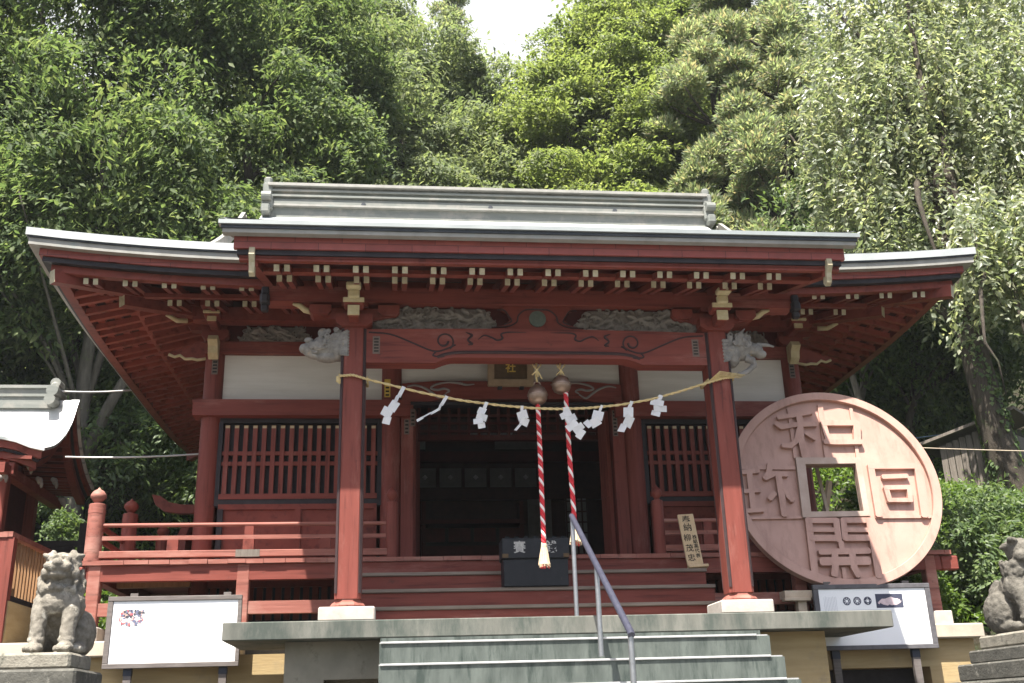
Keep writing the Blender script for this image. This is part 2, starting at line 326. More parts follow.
def sculpt(mb, name, mat, parent=None, voxel=.012, smooth_it=2, seed_disp=0, label=None):
    """fuse the overlapping lumps of mb into one continuous surface"""
    o = mb.build(name, mat, parent, smooth=True, label=label)
    md = o.modifiers.new('r', 'REMESH'); md.mode = 'VOXEL'; md.voxel_size = voxel; md.use_smooth_shade = True
    if smooth_it:
        sm = o.modifiers.new('s', 'SMOOTH'); sm.factor = .5; sm.iterations = smooth_it
    if seed_disp:
        tx = bpy.data.textures.new('chip', 'CLOUDS'); tx.noise_scale = .035
        d = o.modifiers.new('d', 'DISPLACE'); d.texture = tx; d.strength = seed_disp; d.texture_coords = 'LOCAL'
    dg = bpy.context.evaluated_depsgraph_get(); me = bpy.data.meshes.new_from_object(o.evaluated_get(dg))
    old = o.data; o.modifiers.clear(); o.data = me; bpy.data.meshes.remove(old); me.name = name
    return o
def stroke(mb, pts, wd, z0, z1, mi=0):
    """flat brush stroke along a polyline in the local xy plane, raised z0..z1, slightly rounded ends"""
    P = [Vector((p[0], p[1])) for p in pts]; n = len(P)
    d0 = (P[1]-P[0]).normalized(); d1 = (P[-1]-P[-2]).normalized()
    Lf, Rt = [], []
    for i, p in enumerate(P):
        a = (P[i]-P[i-1]).normalized() if i else d0; b = (P[i+1]-P[i]).normalized() if i < n-1 else d1
        t = (a + b).normalized(); nn = Vector((-t.y, t.x)); k = wd/2 / max(.5, nn.dot(Vector((-a.y, a.x))))
        Lf.append(p + nn*k); Rt.append(p - nn*k)
    e = wd * .22
    poly = Lf[:-1] + [Lf[-1], (Lf[-1]*.78+Rt[-1]*.22) + d1*e, (Rt[-1]*.78+Lf[-1]*.22) + d1*e] + Rt[::-1] + [(Rt[0]*.78+Lf[0]*.22) - d0*e, (Lf[0]*.78+Rt[0]*.22) - d0*e]
    poly = poly[::-1]
    return mb.prism([(p.x, p.y) for p in poly], 'z', z0, z1, mi)
def spiral(c, r0, r1, turns, a0, plane='xz', n=26, y=0, flip=1):
    out = []
    for i in range(n):
        t = i/(n-1); a = a0 + flip*2*math.pi*turns*t; r = r0 + (r1-r0)*t
        out.append((c[0] + r*math.cos(a), y, c[1] + r*math.sin(a)))
    return out
def smoothstep(a, b, x):
    t = min(1, max(0, (x-a)/(b-a))); return t*t*(3-2*t)
# ---------------------------------------------------------------- ground
def hill(x, y):
    back = .60 * max(0, y - 10.6)
    rt = smoothstep(4.9, 6.6, x) * (.42 * max(0, y - .9) if y < 11 else .42*10.1 + .60*(y-11))
    lf = smoothstep(-6.6, -8.6, x) * .45 * max(0, y - 4.5)
    lf2 = smoothstep(-4.9, -6.0, x) * .42 * max(0, y - 5.2)
    h = max(back, rt, lf, lf2)
    if y < 1.15: return -2.4
    if y < 1.6: return -2.4 + (h + 2.3) * smoothstep(1.15, 1.6, y)
    return -.10 + h
def hilly(x, y):
    h = hill(x, y)
    if h > .3: h += .22*math.sin(x*1.3+y*.7)*math.cos(y*1.1-x*.4) * min(1, h)
    return h
xs = sorted(set([-150,-100,-70,-50,-38,-30,-24,-20] + [-17+.6*i for i in range(60)] + [20,24,30,38,50,70,100,150]))
ys = sorted(set([-150,-90,-60,-40,-25,-15,-8,-4,-1,0,.8,1.15,1.3,1.45,1.6] + [2+.6*i for i in range(45)] + [30,34,40,48,56]))
g = MB(); nx = len(xs)
g.add([(x, y, hilly(x, y)) for y in ys for x in xs], [(j*nx+i, j*nx+i+1, (j+1)*nx+i+1, (j+1)*nx+i) for j in range(len(ys)-1) for i in range(nx-1)])
tag(g.build('ground', 'earth', smooth=True), kind='structure')
f = MB().box(-14, 14, -40, 1.0, -2.42, -2.392); tag(f.build('forecourt_paving', 'gravel'), kind='structure')

# ---------------------------------------------------------------- terrace wall
tw = thing('terrace_wall', 'tan board-marked concrete retaining wall with pale coping under the red shrine hall', 'retaining wall', (0, 1.05, -2.4))
b = MB()
b.box(-7.6, -2.9, 1.06, 1.5, -2.4, -.18); b.box(-2.9, 2.74, 1.06, 1.5, -2.4, -.18); b.box(2.74, 4.1, 1.06, 1.5, -.45, -.18)
b.box(4.1, 4.62, 1.06, 1.5, -2.4, -.18); b.box(2.74, 4.1, 1.06, 1.5, -2.4, -1.3)
b.build('wall', 'concrete_tan', tw)
MB().box(2.745, 4.095, 1.35, 1.49, -1.3, -.452).build('vent_recess', 'black_trim', tw)
c = MB().cbox(-7.65, -2.87, .95, 1.55, -.178, -.035, .012); c.cbox(3.15, 4.70, .95, 1.55, -.178, -.035, .012)
c.build('coping', 'coping', tw)
MB().box(-5.4, 4.6, 1.5, 10.4, -2.3, -.06).build('terrace_fill', 'gravel', tw)

# ---------------------------------------------------------------- entrance slab and concrete steps
es = thing('entrance_steps', 'green-stained concrete steps and overhanging slab below the red shrine hall', 'steps', (0, 0, -2.4))
MB().cbox(-2.835, 3.12, -.30, .90, -.152, 0, .008).build('slab', 'slab', es)
b = MB().box(-2.33, -1.99, -.05, 1.05, -2.4, -.155); b.box(-1.99, -1.512, -.05, 1.05, -.475, -.155); b.box(-1.99, -1.512, .25, 1.05, -2.4, -.475)
b.build('pier', 'concrete_grey', es)
MB().box(1.90, 2.56, -.05, 1.05, -2.4, -.155).build('pier', 'concrete_tan', es, label='tan right-hand pier')
nst = 11
for k in range(nst):
    ye = -.50 - .345*k; zt = -.20 - .195*k; ln = ye + (.36 if k else .5)
    xr = 1.875 - .012*k
    b = MB().box(-1.51, xr, ye + .012, ln + .03, zt - .3 if k < nst-1 else -2.4, zt - .016)
    so_ = b.build('step', 'concrete_green', es)
    n = MB().cbox(-1.50, xr - .12, ye - .004, ye + .06, zt - .017, zt, .003); n.box(-1.51, xr, ye + .06, ln, zt - .016, zt - .003)
    n.build('nosing', 'nosing', so_)
MB().box(-1.505, 1.86, -.30, -.1, -.46, -.156).build('riser', 'concrete_green', es)
# ================================================================= SHRINE HALL
H = thing('shrine_hall', 'large red wooden shrine hall with sweeping pale copper roof and open front doorway', 'shrine', (0, 5, -.04))
EX, YF, YB = 5.22, .69, 9.0
YC = (YF+YB)/2; RY = YC; GX = 3.72
def upt(u, half, start):
    t = max(0, (abs(u) - start) / (half - start)); return .15 * t * t
def ring(name, mat, o0, o1, z0, z1, n=26, mats_i=0, smooth=False, slope=0.0):
    """one layer of the eave edge all round the hall: from inset o0 (outer) to o1 (inner), z0..z1, lifted at the corners"""
    mb = MB()
    for side in range(4):
        sec = []
        for i in range(n+1):
            t = -1 + 2*i/n; row = []
            for (o, z) in ((o0, z0), (o1, z0 + slope), (o1, z1 + slope), (o0, z1)):
                hx = EX - o; hy = (YB-YF)/2 - o
                up = max(upt(t*EX, EX, 2.5), 0) if side in (0, 2) else upt(t*(YB-YF)/2, (YB-YF)/2, 1.5)
                up *= max(0, 1 - o/2.0)
                if side == 0: p = (t*hx, YC-hy, z+up)
                elif side == 1: p = (hx, YC+t*hy, z+up)
                elif side == 2: p = (-t*hx, YC+hy, z+up)
                else: p = (-hx, YC-t*hy, z+up)
                row.append(p)
            sec.append(row)
        vs = [p for r in sec for p in r]
        fs = [(i*4+j, i*4+(j+1) % 4, (i+1)*4+(j+1) % 4, (i+1)*4+j) for i in range(n) for j in range(4)]
        mb.add(vs, fs)
    return mb.build(name, mat, H, smooth=smooth)
# ---- roof surface: hip skirt + upper gable, hollow profile
D1 = RY - YF
def prof(d):
    t = d / D1; return 3.985 + 2.50*(.66*t + .34*t*t)
def roof_z(x, y):
    dy = min(y-YF, YB-y); dx = EX-abs(x)
    d = dy if abs(x) <= GX - .001 else min(dy, dx)
    up = max(upt(x, EX, 2.5)*max(0, 1-dy/2.2), upt(y-YC, (YB-YF)/2, 1.5)*max(0, 1-dx/2.2))
    return prof(max(0, d)) + up
rxs = [-EX + (EX-GX)*i/12 for i in range(12)] + [-GX-.002] + [-GX + 2*GX*i/24 for i in range(25)] + [GX+.002] + [GX + (EX-GX)*i/12 for i in range(1, 13)]
rys = [YF + (YB-YF)*i/44 for i in range(45)]
mb = MB(); nx = len(rxs)
mb.add([(x, y, roof_z(x, y)) for y in rys for x in rxs], [(j*nx+i, j*nx+i+1, (j+1)*nx+i+1, (j+1)*nx+i) for j in range(44) for i in range(nx-1)])
roof = mb.build('roof', 'copper_roof', H, smooth=40)
ring('roof_edge', 'copper_roof', -.025, .10, 3.905, 3.99)
ring('drip_edge', 'roof_dark', -.012, .08, 3.888, 3.904)
ring('pale_fascia', 'roof_edge', .004, .10, 3.812, 3.887)
ring('red_fascia', 'red_brick', .095, .18, 3.735, 3.825)
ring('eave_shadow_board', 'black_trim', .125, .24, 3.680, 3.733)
ring('eave_board', 'red', .20, .30, 3.60, 3.678)
# ---- ridge
rg = MB()
rg.box(-3.36, 3.48, RY-.24, RY+.24, 6.28, 6.60, 0); rg.box(-3.30, 3.42, RY-.30, RY+.30, 6.46, 6.49, 1)
rg.box(-3.36, 3.48, RY-.22, RY+.22, 6.60, 6.80, 0); rg.box(-3.30, 3.42, RY-.27, RY+.27, 6.63, 6.66, 0); rg.box(-3.30, 3.42, RY-.265, RY+.265, 6.72, 6.75, 0)
rg.box(-3.32, 3.44, RY-.30, RY+.30, 6.80, 6.845, 1)
rg.prism([(RY-.24, 6.845), (RY+.24, 6.845), (RY+.2, 6.90), (RY+.1, 6.945), (RY-.1, 6.945), (RY-.2, 6.90)], 'x', -3.34, 3.46, 0)
ridge = rg.build('ridge', ['ridge', 'roof_edge'], H)
for x in (-1.9, .02, 1.95):
    r = MB().tube([(x, RY-.25, 6.51), (x, RY-.29, 6.51)], .036, 12); r.tube([(x, RY-.29, 6.51), (x, RY-.30, 6.51)], .02, 10)
    r.build('crest_boss', 'roof_dark', ridge)
for sx, x in ((-1, -3.40), (1, 3.52)):
    e = MB(); o = sx
    e.cbox(min(x, x+.16*-o), max(x, x+.16*-o), RY-.33, RY+.33, 6.38, 6.62, .02); e.cbox(min(x, x+.13*-o), max(x, x+.13*-o), RY-.40, RY+.40, 6.30, 6.44, .02)
    e.cbox(min(x, x+.14*-o), max(x, x+.14*-o), RY-.27, RY+.27, 6.62, 6.86, .02); e.cbox(min(x, x+.12*-o), max(x, x+.12*-o), RY-.20, RY+.20, 6.86, 7.0, .03)
    e.tube([(x, RY-.36, 6.58), (x-.14*o, RY-.36, 6.58)], .07, 12)
    e.build('ridge_end_ornament', 'ridge', H)
# gable walls under the verge
for sx in (-1, 1):
    MB().prism([(RY-2.4, prof(EX-GX)+.1), (RY+2.4, prof(EX-GX)+.1), (RY, prof(D1)-.2)], 'x', sx*(GX-.25), sx*(GX-.31)).build('gable_board', 'red', H)
    vb = MB()
    for a, bb in ((0, 1), (1, 0)):
        ysg = [YF+ (EX-GX) + (D1-(EX-GX))*i/8 for i in range(9)]
        for i in range(8):
            y0, y1 = ysg[i], ysg[i+1]
            if a: y0, y1 = 2*RY-y0, 2*RY-y1
            z0, z1 = prof(min(y0-YF, YB-y0)), prof(min(y1-YF, YB-y1))
            vb.bar((sx*(GX-.03), y0, z0-.09), (sx*(GX-.03), y1, z1-.09), .06, .16)
    vb.build('verge_board', 'roof_edge', H)
# ---- soffit under the main eaves with its lattice of rafters (sides) and loose rafters in front
def soff_z(o): return 3.68 + .26*(o-.25)
sb = MB()
for side in (1, 2, 3):
    for i in range(24):
        t0, t1 = -1+2*i/24, -1+2*(i+1)/24; q = []
        for t, o in ((t0, .24), (t1, .24), (t1, 1.8), (t0, 1.8)):
            hx = EX-o; hy = (YB-YF)/2-o
            up = (upt(t*EX, EX, 2.5) if side == 2 else upt(t*(YB-YF)/2, (YB-YF)/2, 1.5))*max(0, 1-o/2)
            q.append({1: (hx, YC+t*hy, soff_z(o)+up), 2: (-t*hx, YC+hy, soff_z(o)+up), 3: (-hx, YC-t*hy, soff_z(o)+up)}[side])
        sb.add(q, [(0, 1, 2, 3)])
q = []
for i in range(24):
    t0, t1 = -1+2*i/24, -1+2*(i+1)/24
    sb.add([(t*(EX-o), YC-((YB-YF)/2-o), soff_z(o)+upt(t*EX, EX, 2.5)*max(0, 1-o/2)) for t, o in ((t0, .24), (t1, .24), (t1, 1.8), (t0, 1.8))], [(0, 1, 2, 3)])
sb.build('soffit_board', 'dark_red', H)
hy0 = (YB-YF)/2
for sx in (-1, 1):
    lat = MB(); y = YF+.42
    while y < YB-.4:
        for dy in (-.095, .095):
            yy = y+dy; dc = min(yy-YF, YB-yy)
            up = upt(yy-YC, hy0, 1.5)
            o_in = min(1.78, dc + .05)
            if o_in > .45:
                a, bb = .29, o_in
                lat.bar((sx*(EX-a), yy, soff_z(a)-.052+up*(1-a/2)), (sx*(EX-bb), yy, soff_z(bb)-.052+up*(1-bb/2)), .062, .07)
            if o_in > 1.0:
                a = .85
                lat.bar((sx*(EX-a), yy, soff_z(a)-.125+up*(1-a/2)), (sx*(EX-o_in), yy, soff_z(o_in)-.125+up*(1-o_in/2)), .062, .07)
        y += .45
    for o in (.37, .55, .73, .99, 1.17, 1.35, 1.53):
        m_ = 16
        for i in range(m_):
            t0, t1 = -1+2*i/m_, -1+2*(i+1)/m_; hy = hy0-o
            p = [(sx*(EX-o), YC+t*hy, soff_z(o)-.014+upt(t*hy0, hy0, 1.5)*(1-o/2)) for t in (t0, t1)]
            lat.bar(p[0], p[1], .085, .04)
    for o, zz, hh in ((.83, -.085, .06),):
        for i in range(16):
            t0, t1 = -1+2*i/16, -1+2*(i+1)/16; hy = hy0-o
            p = [(sx*(EX-o), YC+t*hy, soff_z(o)+zz+upt(t*hy0, hy0, 1.5)*(1-o/2)) for t in (t0, t1)]
            lat.bar(p[0], p[1], .06, hh)
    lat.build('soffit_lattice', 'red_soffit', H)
    # long purlin on the side
    MB().box(min(sx*3.44, sx*3.62), max(sx*3.44, sx*3.62), 1.7, 8.2, 3.70, 3.88).build('purlin', 'red', H)
# front rafters of the main eaves
def rafter(x, y0, zc0, y1, slope, up=0, w_=.052, h_=.066):
    MB().bar((x, y0, zc0+up), (x, y1, zc0+slope*(y1-y0)+up*.2), w_, h_, 0, mi_end=1).build('rafter', ['red', 'edge_white'], H)
for sx in (-1, 1):
    for k in range(5):
        xc = 4.62 - .405*k
        for dx in (-.05, .05):
            x = sx*(xc+dx); rafter(x, .95, 3.604, 2.2, .24, upt(x, EX, 2.5)*.55)
    for k in range(4):
        xc = 3.83 - .405*k
        for dx in (-.05, .05):
            x = sx*(xc+dx); rafter(x, 1.37, 3.589, 2.2, .26, 0)
    MB().bar((sx*2.5, 1.34, 3.655), (sx*4.15, 1.34, 3.655), .06, .05).build('rafter_batten', 'red', H)
    # hip rafters at the corners
    a = MB().bar((sx*4.99, .87, 3.665), (sx*3.4, 2.35, 3.93), .11, .14, 0, mi_end=1); a.build('hip_rafter', ['red', 'edge_white'], H)
    a = MB().bar((sx*4.42, 1.46, 3.65), (sx*3.4, 2.35, 3.80), .12, .14, 0, mi_end=1); a.build('hip_rafter', ['red', 'edge_white'], H)
    # front purlin between hip rafter and porch
    MB().box(min(sx*1.7, sx*3.75), max(sx*1.7, sx*3.75), 2.0, 2.16, 3.64, 3.80).build('purlin', 'red', H)
# back hips (seen from a step aside)
for sx in (-1, 1): MB().bar((sx*4.99, YB-.18, 3.665), (sx*3.4, YB-1.7, 3.93), .11, .14).build('hip_rafter', 'red', H)

# ================================================================= PORCH ROOF
PX, PY = 2.94, -1.06
def porch_z(y): return 3.405 + .385*(y-PY)
mb = MB()
mb.grid(lambda u, v: (-PX + 2*PX*u, PY-.03 + 3.35*v, porch_z(PY-.03+3.35*v) + .035*abs(2*u-1)**4 ), 16, 10)
mb.build('porch_roof', 'copper_roof', H, smooth=True)
def porch_layer(name, mat, o, th, z0, z1, side=True, yend=.62):
    mb = MB(); x = PX-o; y0 = PY+o
    mb.box(-x, x, y0, y0+th, z0, z1)
    if side:
        for sx in (-1, 1):
            a, b_ = sx*x, sx*(x-th); y1 = yend; k = .385
            s_ = lambda yy: k*(yy-y0)
            v = [(a, y0+.001, z0), (b_, y0+.001, z0), (b_, y0+.001, z1), (a, y0+.001, z1), (a, y1, z0+s_(y1)), (b_, y1, z0+s_(y1)), (b_, y1, z1+s_(y1)), (a, y1, z1+s_(y1))]
            fs = [(0, 1, 5, 4), (1, 2, 6, 5), (2, 3, 7, 6), (3, 0, 4, 7), (0, 3, 2, 1), (4, 5, 6, 7)]
            mb.add(v, fs)
    return mb.build(name, mat, H)
porch_layer('porch_roof_edge', 'copper_roof', -.034, .08, 3.368, 3.408)
porch_layer('porch_drip_edge', 'roof_dark', -.012, .08, 3.335, 3.367)
porch_layer('porch_pale_fascia', 'roof_edge', 0, .08, 3.295, 3.334)
porch_layer('porch_red_fascia', 'red_brick', .092, .05, 3.186, 3.32)
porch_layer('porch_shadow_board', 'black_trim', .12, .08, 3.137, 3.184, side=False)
porch_layer('porch_eave_board', 'red', .14, .06, 3.088, 3.136)
PS = lambda y: 3.085+.30*(y+.85)
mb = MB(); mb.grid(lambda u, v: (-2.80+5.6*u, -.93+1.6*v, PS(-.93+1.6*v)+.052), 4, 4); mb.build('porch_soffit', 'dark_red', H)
k = 0
x = -2.43
while x < 2.52:
    for dx in (-.046, .046):
        y0 = -.85; MB().bar((x+dx, y0, 3.050), (x+dx, .6, 3.050+.30*(.6-y0)), .05, .062, 0, mi_end=1).build('rafter', ['red', 'edge_white'], H)
        y0 = -.6; MB().bar((x+dx, y0, 3.055), (x+dx, .3, 3.055+.27*(.3-y0)), .05, .064, 0, mi_end=1).build('rafter', ['red', 'edge_white'], H)
    x += .354
MB().box(-2.62, 2.62, -.66, -.575, 3.095, 3.135).build('rafter_batten', 'red', H)
for sx in (-1, 1):
    # barge rafters, white-ended scroll pendants, black pendant
    MB().bar((sx*2.68, -.92, 3.12), (sx*2.68, .5, 3.50), .09, .17, 0).build('barge_rafter', 'red', H)
    p = MB().prism([(-.98, 3.19), (-.90, 3.20), (-.86, 3.10), (-.84, 2.99), (-.87, 2.95), (-.92, 2.97), (-.94, 3.06), (-.99, 3.12)], 'x', sx*2.66, sx*2.71)
    p.build('scroll_pendant', 'edge_white', H)
    p = MB(); p.cbox(sx*2.66-.035, sx*2.66+.035, -.14, -.06, 3.09, 3.17, .01); p.cbox(sx*2.66-.045, sx*2.66+.045, -.16, -.04, 2.99, 3.10, .02); p.cbox(sx*2.66-.035, sx*2.66+.035, -.13, -.06, 2.92, 2.99, .012)
    p.build('beam_end_fitting', 'black_trim', H)
# ---- porch columns, plinths
for sx in (-1, 1):
    x = sx*1.8
    pl = MB().cbox(x-.245, x+.245, -.23, .25, .001, .122, .012); pl.build('column_plinth', 'plinth', H)
    c = MB(); c.prism([(x+a*.118-s*.0*.0, b*.118) for a, b, s in ((-.72,-1,0),(.72,-1,0),(1,-.72,0),(1,.72,0),(.72,1,0),(-.72,1,0),(-1,.72,0),(-1,-.72,0))], 'z', .20, 2.76)
    co = c.build('porch_column', 'red_v', H)
    l = MB()
    for a, b in ((-1, -1), (1, -1), (1, 1), (-1, 1)):
        xx, yy = x+a*.1025, b*.1025
        l.bar((xx+a*.003, yy+b*.003, .25), (xx+a*.003, yy+b*.003, 2.75), .030, .010, 0, up=(a, b, 0))
    l.build('column_edge_line', 'line_dark', co)
    l = MB(); l.lathe([(.16, .123), (.165, .145), (.15, .165), (.125, .18), (.118, .205), (.10, .22)], (x, 0, 0), 8)
    l.xf(Matrix.Translation((x, 0, 0)) @ Matrix.Rotation(R(22.5), 4, 'Z') @ Matrix.Translation((-x, 0, 0)))
    l.build('column_shoe', 'red_worn_lit', co)
    # capital and bracket arms
    b = MB(); b.prism([(x-.12, 2.76), (x+.12, 2.76), (x+.175, 2.80), (x+.175, 2.885), (x-.175, 2.885), (x-.175, 2.80)], 'y', -.17, .17)
    for dx in (-.33, .33):
        b.prism([(x+dx-.07, 2.90), (x+dx+.07, 2.90), (x+dx+.105, 2.935), (x+dx+.105, 3.0), (x+dx-.105, 3.0), (x+dx-.105, 2.935)], 'y', -.11, .11)
    b.prism([(x-.42, 2.935), (x-.38, 2.90), (x-.18, 2.86), (x+.18, 2.86), (x+.38, 2.90), (x+.42, 2.935), (x+.42, 2.98), (x-.42, 2.98)], 'y', -.06, .06)
    b.prism([(x-.13, 2.985), (x+.13, 2.985), (x+.13, 3.03), (x-.13, 3.03)], 'y', -.10, .10)
    b.cbox(x-.05, x+.05, -.34, .05, 2.79, 2.90, .01); b.cbox(x-.095, x+.095, -.36, -.20, 2.90, 3.0, .015)
    b.build('bracket', 'red', H)
    n = MB(); n.box(x-.055, x+.055, -.365, -.34, 2.80, 2.895); n.cbox(x-.055, x+.055, -.42, -.36, 2.955, 3.035, .012); n.box(x-.1, x+.1, -.385, -.361, 2.925, 2.965); n.cbox(x-.07, x+.07, -.50, -.40, 3.03, 3.085, .012)
    n.build('bracket_nose', 'gold_white', H)
    s_ = sx  # hooked white arm tip beyond the column
    a = MB().tube([(x+s_*.42, -.02, 2.955), (x+s_*.48, -.04, 2.965), (x+s_*.53, -.05, 3.005), (x+s_*.60, -.06, 3.02)], [.03, .032, .028, .012], 7)
    a.build('hooked_arm_tip', 'gold_white', H, smooth=True)
def sm(pts, n=6):
    P = [Vector(p) for p in pts]; P = [P[0]*2-P[1]] + P + [P[-1]*2-P[-2]]; out = []
    for i in range(1, len(P)-2):
        for k in range(n):
            t = k/n; out.append(.5*((2*P[i]) + (P[i+1]-P[i-1])*t + (2*P[i-1]-5*P[i]+4*P[i+1]-P[i+2])*t*t + (3*P[i]-P[i-1]-3*P[i+1]+P[i+2])*t**3))
    return out + [P[-2]]
def stube(mb, pts, rad, n=6, mi=0):
    q = sm(pts); k = len(q)
    if hasattr(rad, '__len__'): rad = [rad[min(int(i/(k-1)*(len(rad)-1)), len(rad)-2)]*(1-(i/(k-1)*(len(rad)-1))%1 if i < k-1 else 0) + rad[min(int(i/(k-1)*(len(rad)-1))+1, len(rad)-1)]*((i/(k-1)*(len(rad)-1))%1 if i < k-1 else 1) for i in range(k)]
    return mb.tube(q, rad, n, mi)
# ---- front beam with curved underside, scroll lines
bot = [(-1.69, 2.412), (-1.02, 2.412)] + [(-1.02+.2*i/5, 2.412+.058*math.sin(i/5*math.pi/2)) for i in range(1, 6)] + [(.82+.2*i/5, 2.47-.058*(1-math.cos(i/5*math.pi/2))) for i in range(0, 6)] + [(1.69, 2.412)]
poly = bot + [(1.69, 2.752)] + [(1.69-3.38*i/10, 2.752+.022*math.sin(math.pi*i/10)) for i in range(1, 10)] + [(-1.69, 2.752)]
kb = MB().prism(poly, 'y', -.095, .095).build('front_beam', 'red_h', H)
ln = MB()
for sx in (-1, 1):
    stube(ln, [(sx*1.66, -.097, 2.72), (sx*1.45, -.097, 2.70), (sx*1.25, -.097, 2.62), (sx*1.08, -.097, 2.545), (sx*.99, -.097, 2.53), (sx*.90, -.097, 2.56), (sx*.82, -.097, 2.60)], .009, 5)
    sp = spiral((-.93, 2.635), .095, .035, 1.15, R(-55), y=-.097)
    ln.tube([(sx*-p[0], p[1], p[2]) for p in sp], [.009]*18+[.012]*8, 5)
    stube(ln, [(sx*1.01, -.097, 2.53), (sx*1.04, -.097, 2.49), (sx*.98, -.097, 2.475), (sx*.93, -.097, 2.48)], .008, 5)
    stube(ln, [(sx*.72, -.097, 2.73), (sx*.66, -.097, 2.70), (sx*.70, -.097, 2.65), (sx*.66, -.097, 2.61), (sx*.70, -.097, 2.60)], [.004, .014, .01, .014, .004], 5)
    stube(ln, [(sx*.60, -.097, 2.655), (sx*.54, -.097, 2.70), (sx*.47, -.097, 2.68), (sx*.41, -.097, 2.65), (sx*.36, -.097, 2.67), (sx*.37, -.097, 2.715), (sx*.30, -.097, 2.735), (sx*.12, -.097, 2.735)], [.003, .008, .009, .010, .011, .010, .008, .002], 5)
ln.build('carved_scroll', 'line_dark', kb)
bl = stube(MB(), [(-1.0, -.094, 2.47), (-.9, -.096, 2.505), (-.7, -.097, 2.522), (0, -.097, 2.525), (.7, -.097, 2.522), (.9, -.096, 2.505), (1.0, -.094, 2.47)], .016, 6)
bl.build('edge_band', 'line_dark', kb)
for x in (-1.585, 1.575): 
    st = MB().box(x-.035, x+.035, -.099, -.096, 2.50, 2.68); so_ = st.build('votive_sticker', 'sticker', kb)
    im = MB()
    for q in range(5): im.box(x-.022, x+.022, -.1005, -.0993, 2.52+q*.031, 2.535+q*.031)
    im.build('sticker_writing', 'ink', so_)
MB().box(-2.64, 2.64, -.10, .10, 3.032, 3.19).build('eave_purlin', 'red_h', H)
# backing board behind the carvings and carved reliefs
MB().box(-1.45, 1.45, .03, .05, 2.776, 3.032).build('frieze_board', 'dark_red', H)
def relief(x0, x1, z0, z1, y, seed, mat, rise, name='carving', par=None, vox=.0065):
    rnd = random.Random(seed); mb = MB()
    w_, h_ = x1-x0, z1-z0; n = int(w_*h_*480)
    for i in range(n):
        u, v = rnd.random(), rnd.random()**.9
        top = z0 + h_*min(1, min(u, 1-u)*7+.25)
        cx, cz = x0+u*w_, z0+v*(top-z0)*.92+.012
        r = rnd.uniform(.016, .042); a = rnd.uniform(-.5, .9)
        if rnd.random() < .6:
            sp = spiral((cx, cz), r*1.15, .004, rnd.uniform(.8, 1.4), rnd.uniform(0, 6.3), y=y-rise*rnd.uniform(.3, .8), n=12, flip=rnd.choice((-1, 1)))
            mb.tube([p for p in sp if z0 < p[2] < z1+.004], [.0075]*len([p for p in sp if z0 < p[2] < z1+.004]), 6) if len([p for p in sp if z0 < p[2] < z1+.004]) > 2 else None
        else:
            mb.blob((cx, y-rise*rnd.uniform(.15, .6), cz), (r*1.5, rise*.55, r*.6), (0, a, 0), u=8, v=6)
    for i in range(int(w_*5)):      # long flowing bodies and waves
        x = rnd.uniform(x0+.05, x1-.3); z = rnd.uniform(z0+.03, z1-.09); pts = []
        for q in range(9): pts.append((x+q*.035, y-rise*.55-.008*math.sin(q), min(z1-.02, max(z0+.015, z+.03*math.sin(q*.9+i)))))
        mb.tube(pts, [.008, .016, .02, .022, .022, .02, .016, .012, .006], 7)
    mb.prism([(x0, z0), (x1, z0), (x1-.02, z0+h_*.35), (x1-.12, z1-.01), (x0+.12, z1-.01), (x0+.02, z0+h_*.35)], 'y', y-rise*.22, y+.005)
    mb.tube([(x0+i*w_/12, y-rise*.4, z0+.014+.008*math.sin(i*1.7)) for i in range(13)], .018, 6)
    return sculpt(mb, name, mat, par or H, voxel=vox, smooth_it=0)
relief(-1.60, -.40, 2.782, 3.028, .03, 5, 'carving', .075)
relief(.40, 1.62, 2.782, 3.028, .03, 9, 'carving', .075)
fl = MB()      # frog-leg strut with the green roundel
fl.prism([(-.50, 2.778), (.50, 2.778), (.42, 2.81), (.33, 2.83), (.27, 2.89), (.30, 2.97), (.36, 3.0), (.33, 3.03), (-.33, 3.03), (-.36, 3.0), (-.30, 2.97), (-.27, 2.89), (-.33, 2.83), (-.42, 2.81)], 'y', -.05, .02)
fs_ = fl.build('frog_leg_strut', 'red', H)
MB().tube([(0, -.05, 2.895), (0, -.065, 2.895)], .085, 20).build('roundel', 'green_disc', fs_)
d = MB()
for sx in (-1, 1): stube(d, [(sx*.46, -.052, 2.80), (sx*.30, -.052, 2.815), (sx*.21, -.052, 2.86), (sx*.19, -.052, 2.93), (sx*.12, -.052, 2.99), (0, -.052, 3.0)], .008, 5)
for sx in (-1, 1): stube(d, [(sx*.40, -.052, 2.99), (sx*.33, -.052, 2.985), (sx*.29, -.052, 2.93), (sx*.26, -.052, 2.87), (sx*.33, -.052, 2.835)], .008, 5)
d.build('carved_line', 'line_dark', fs_)

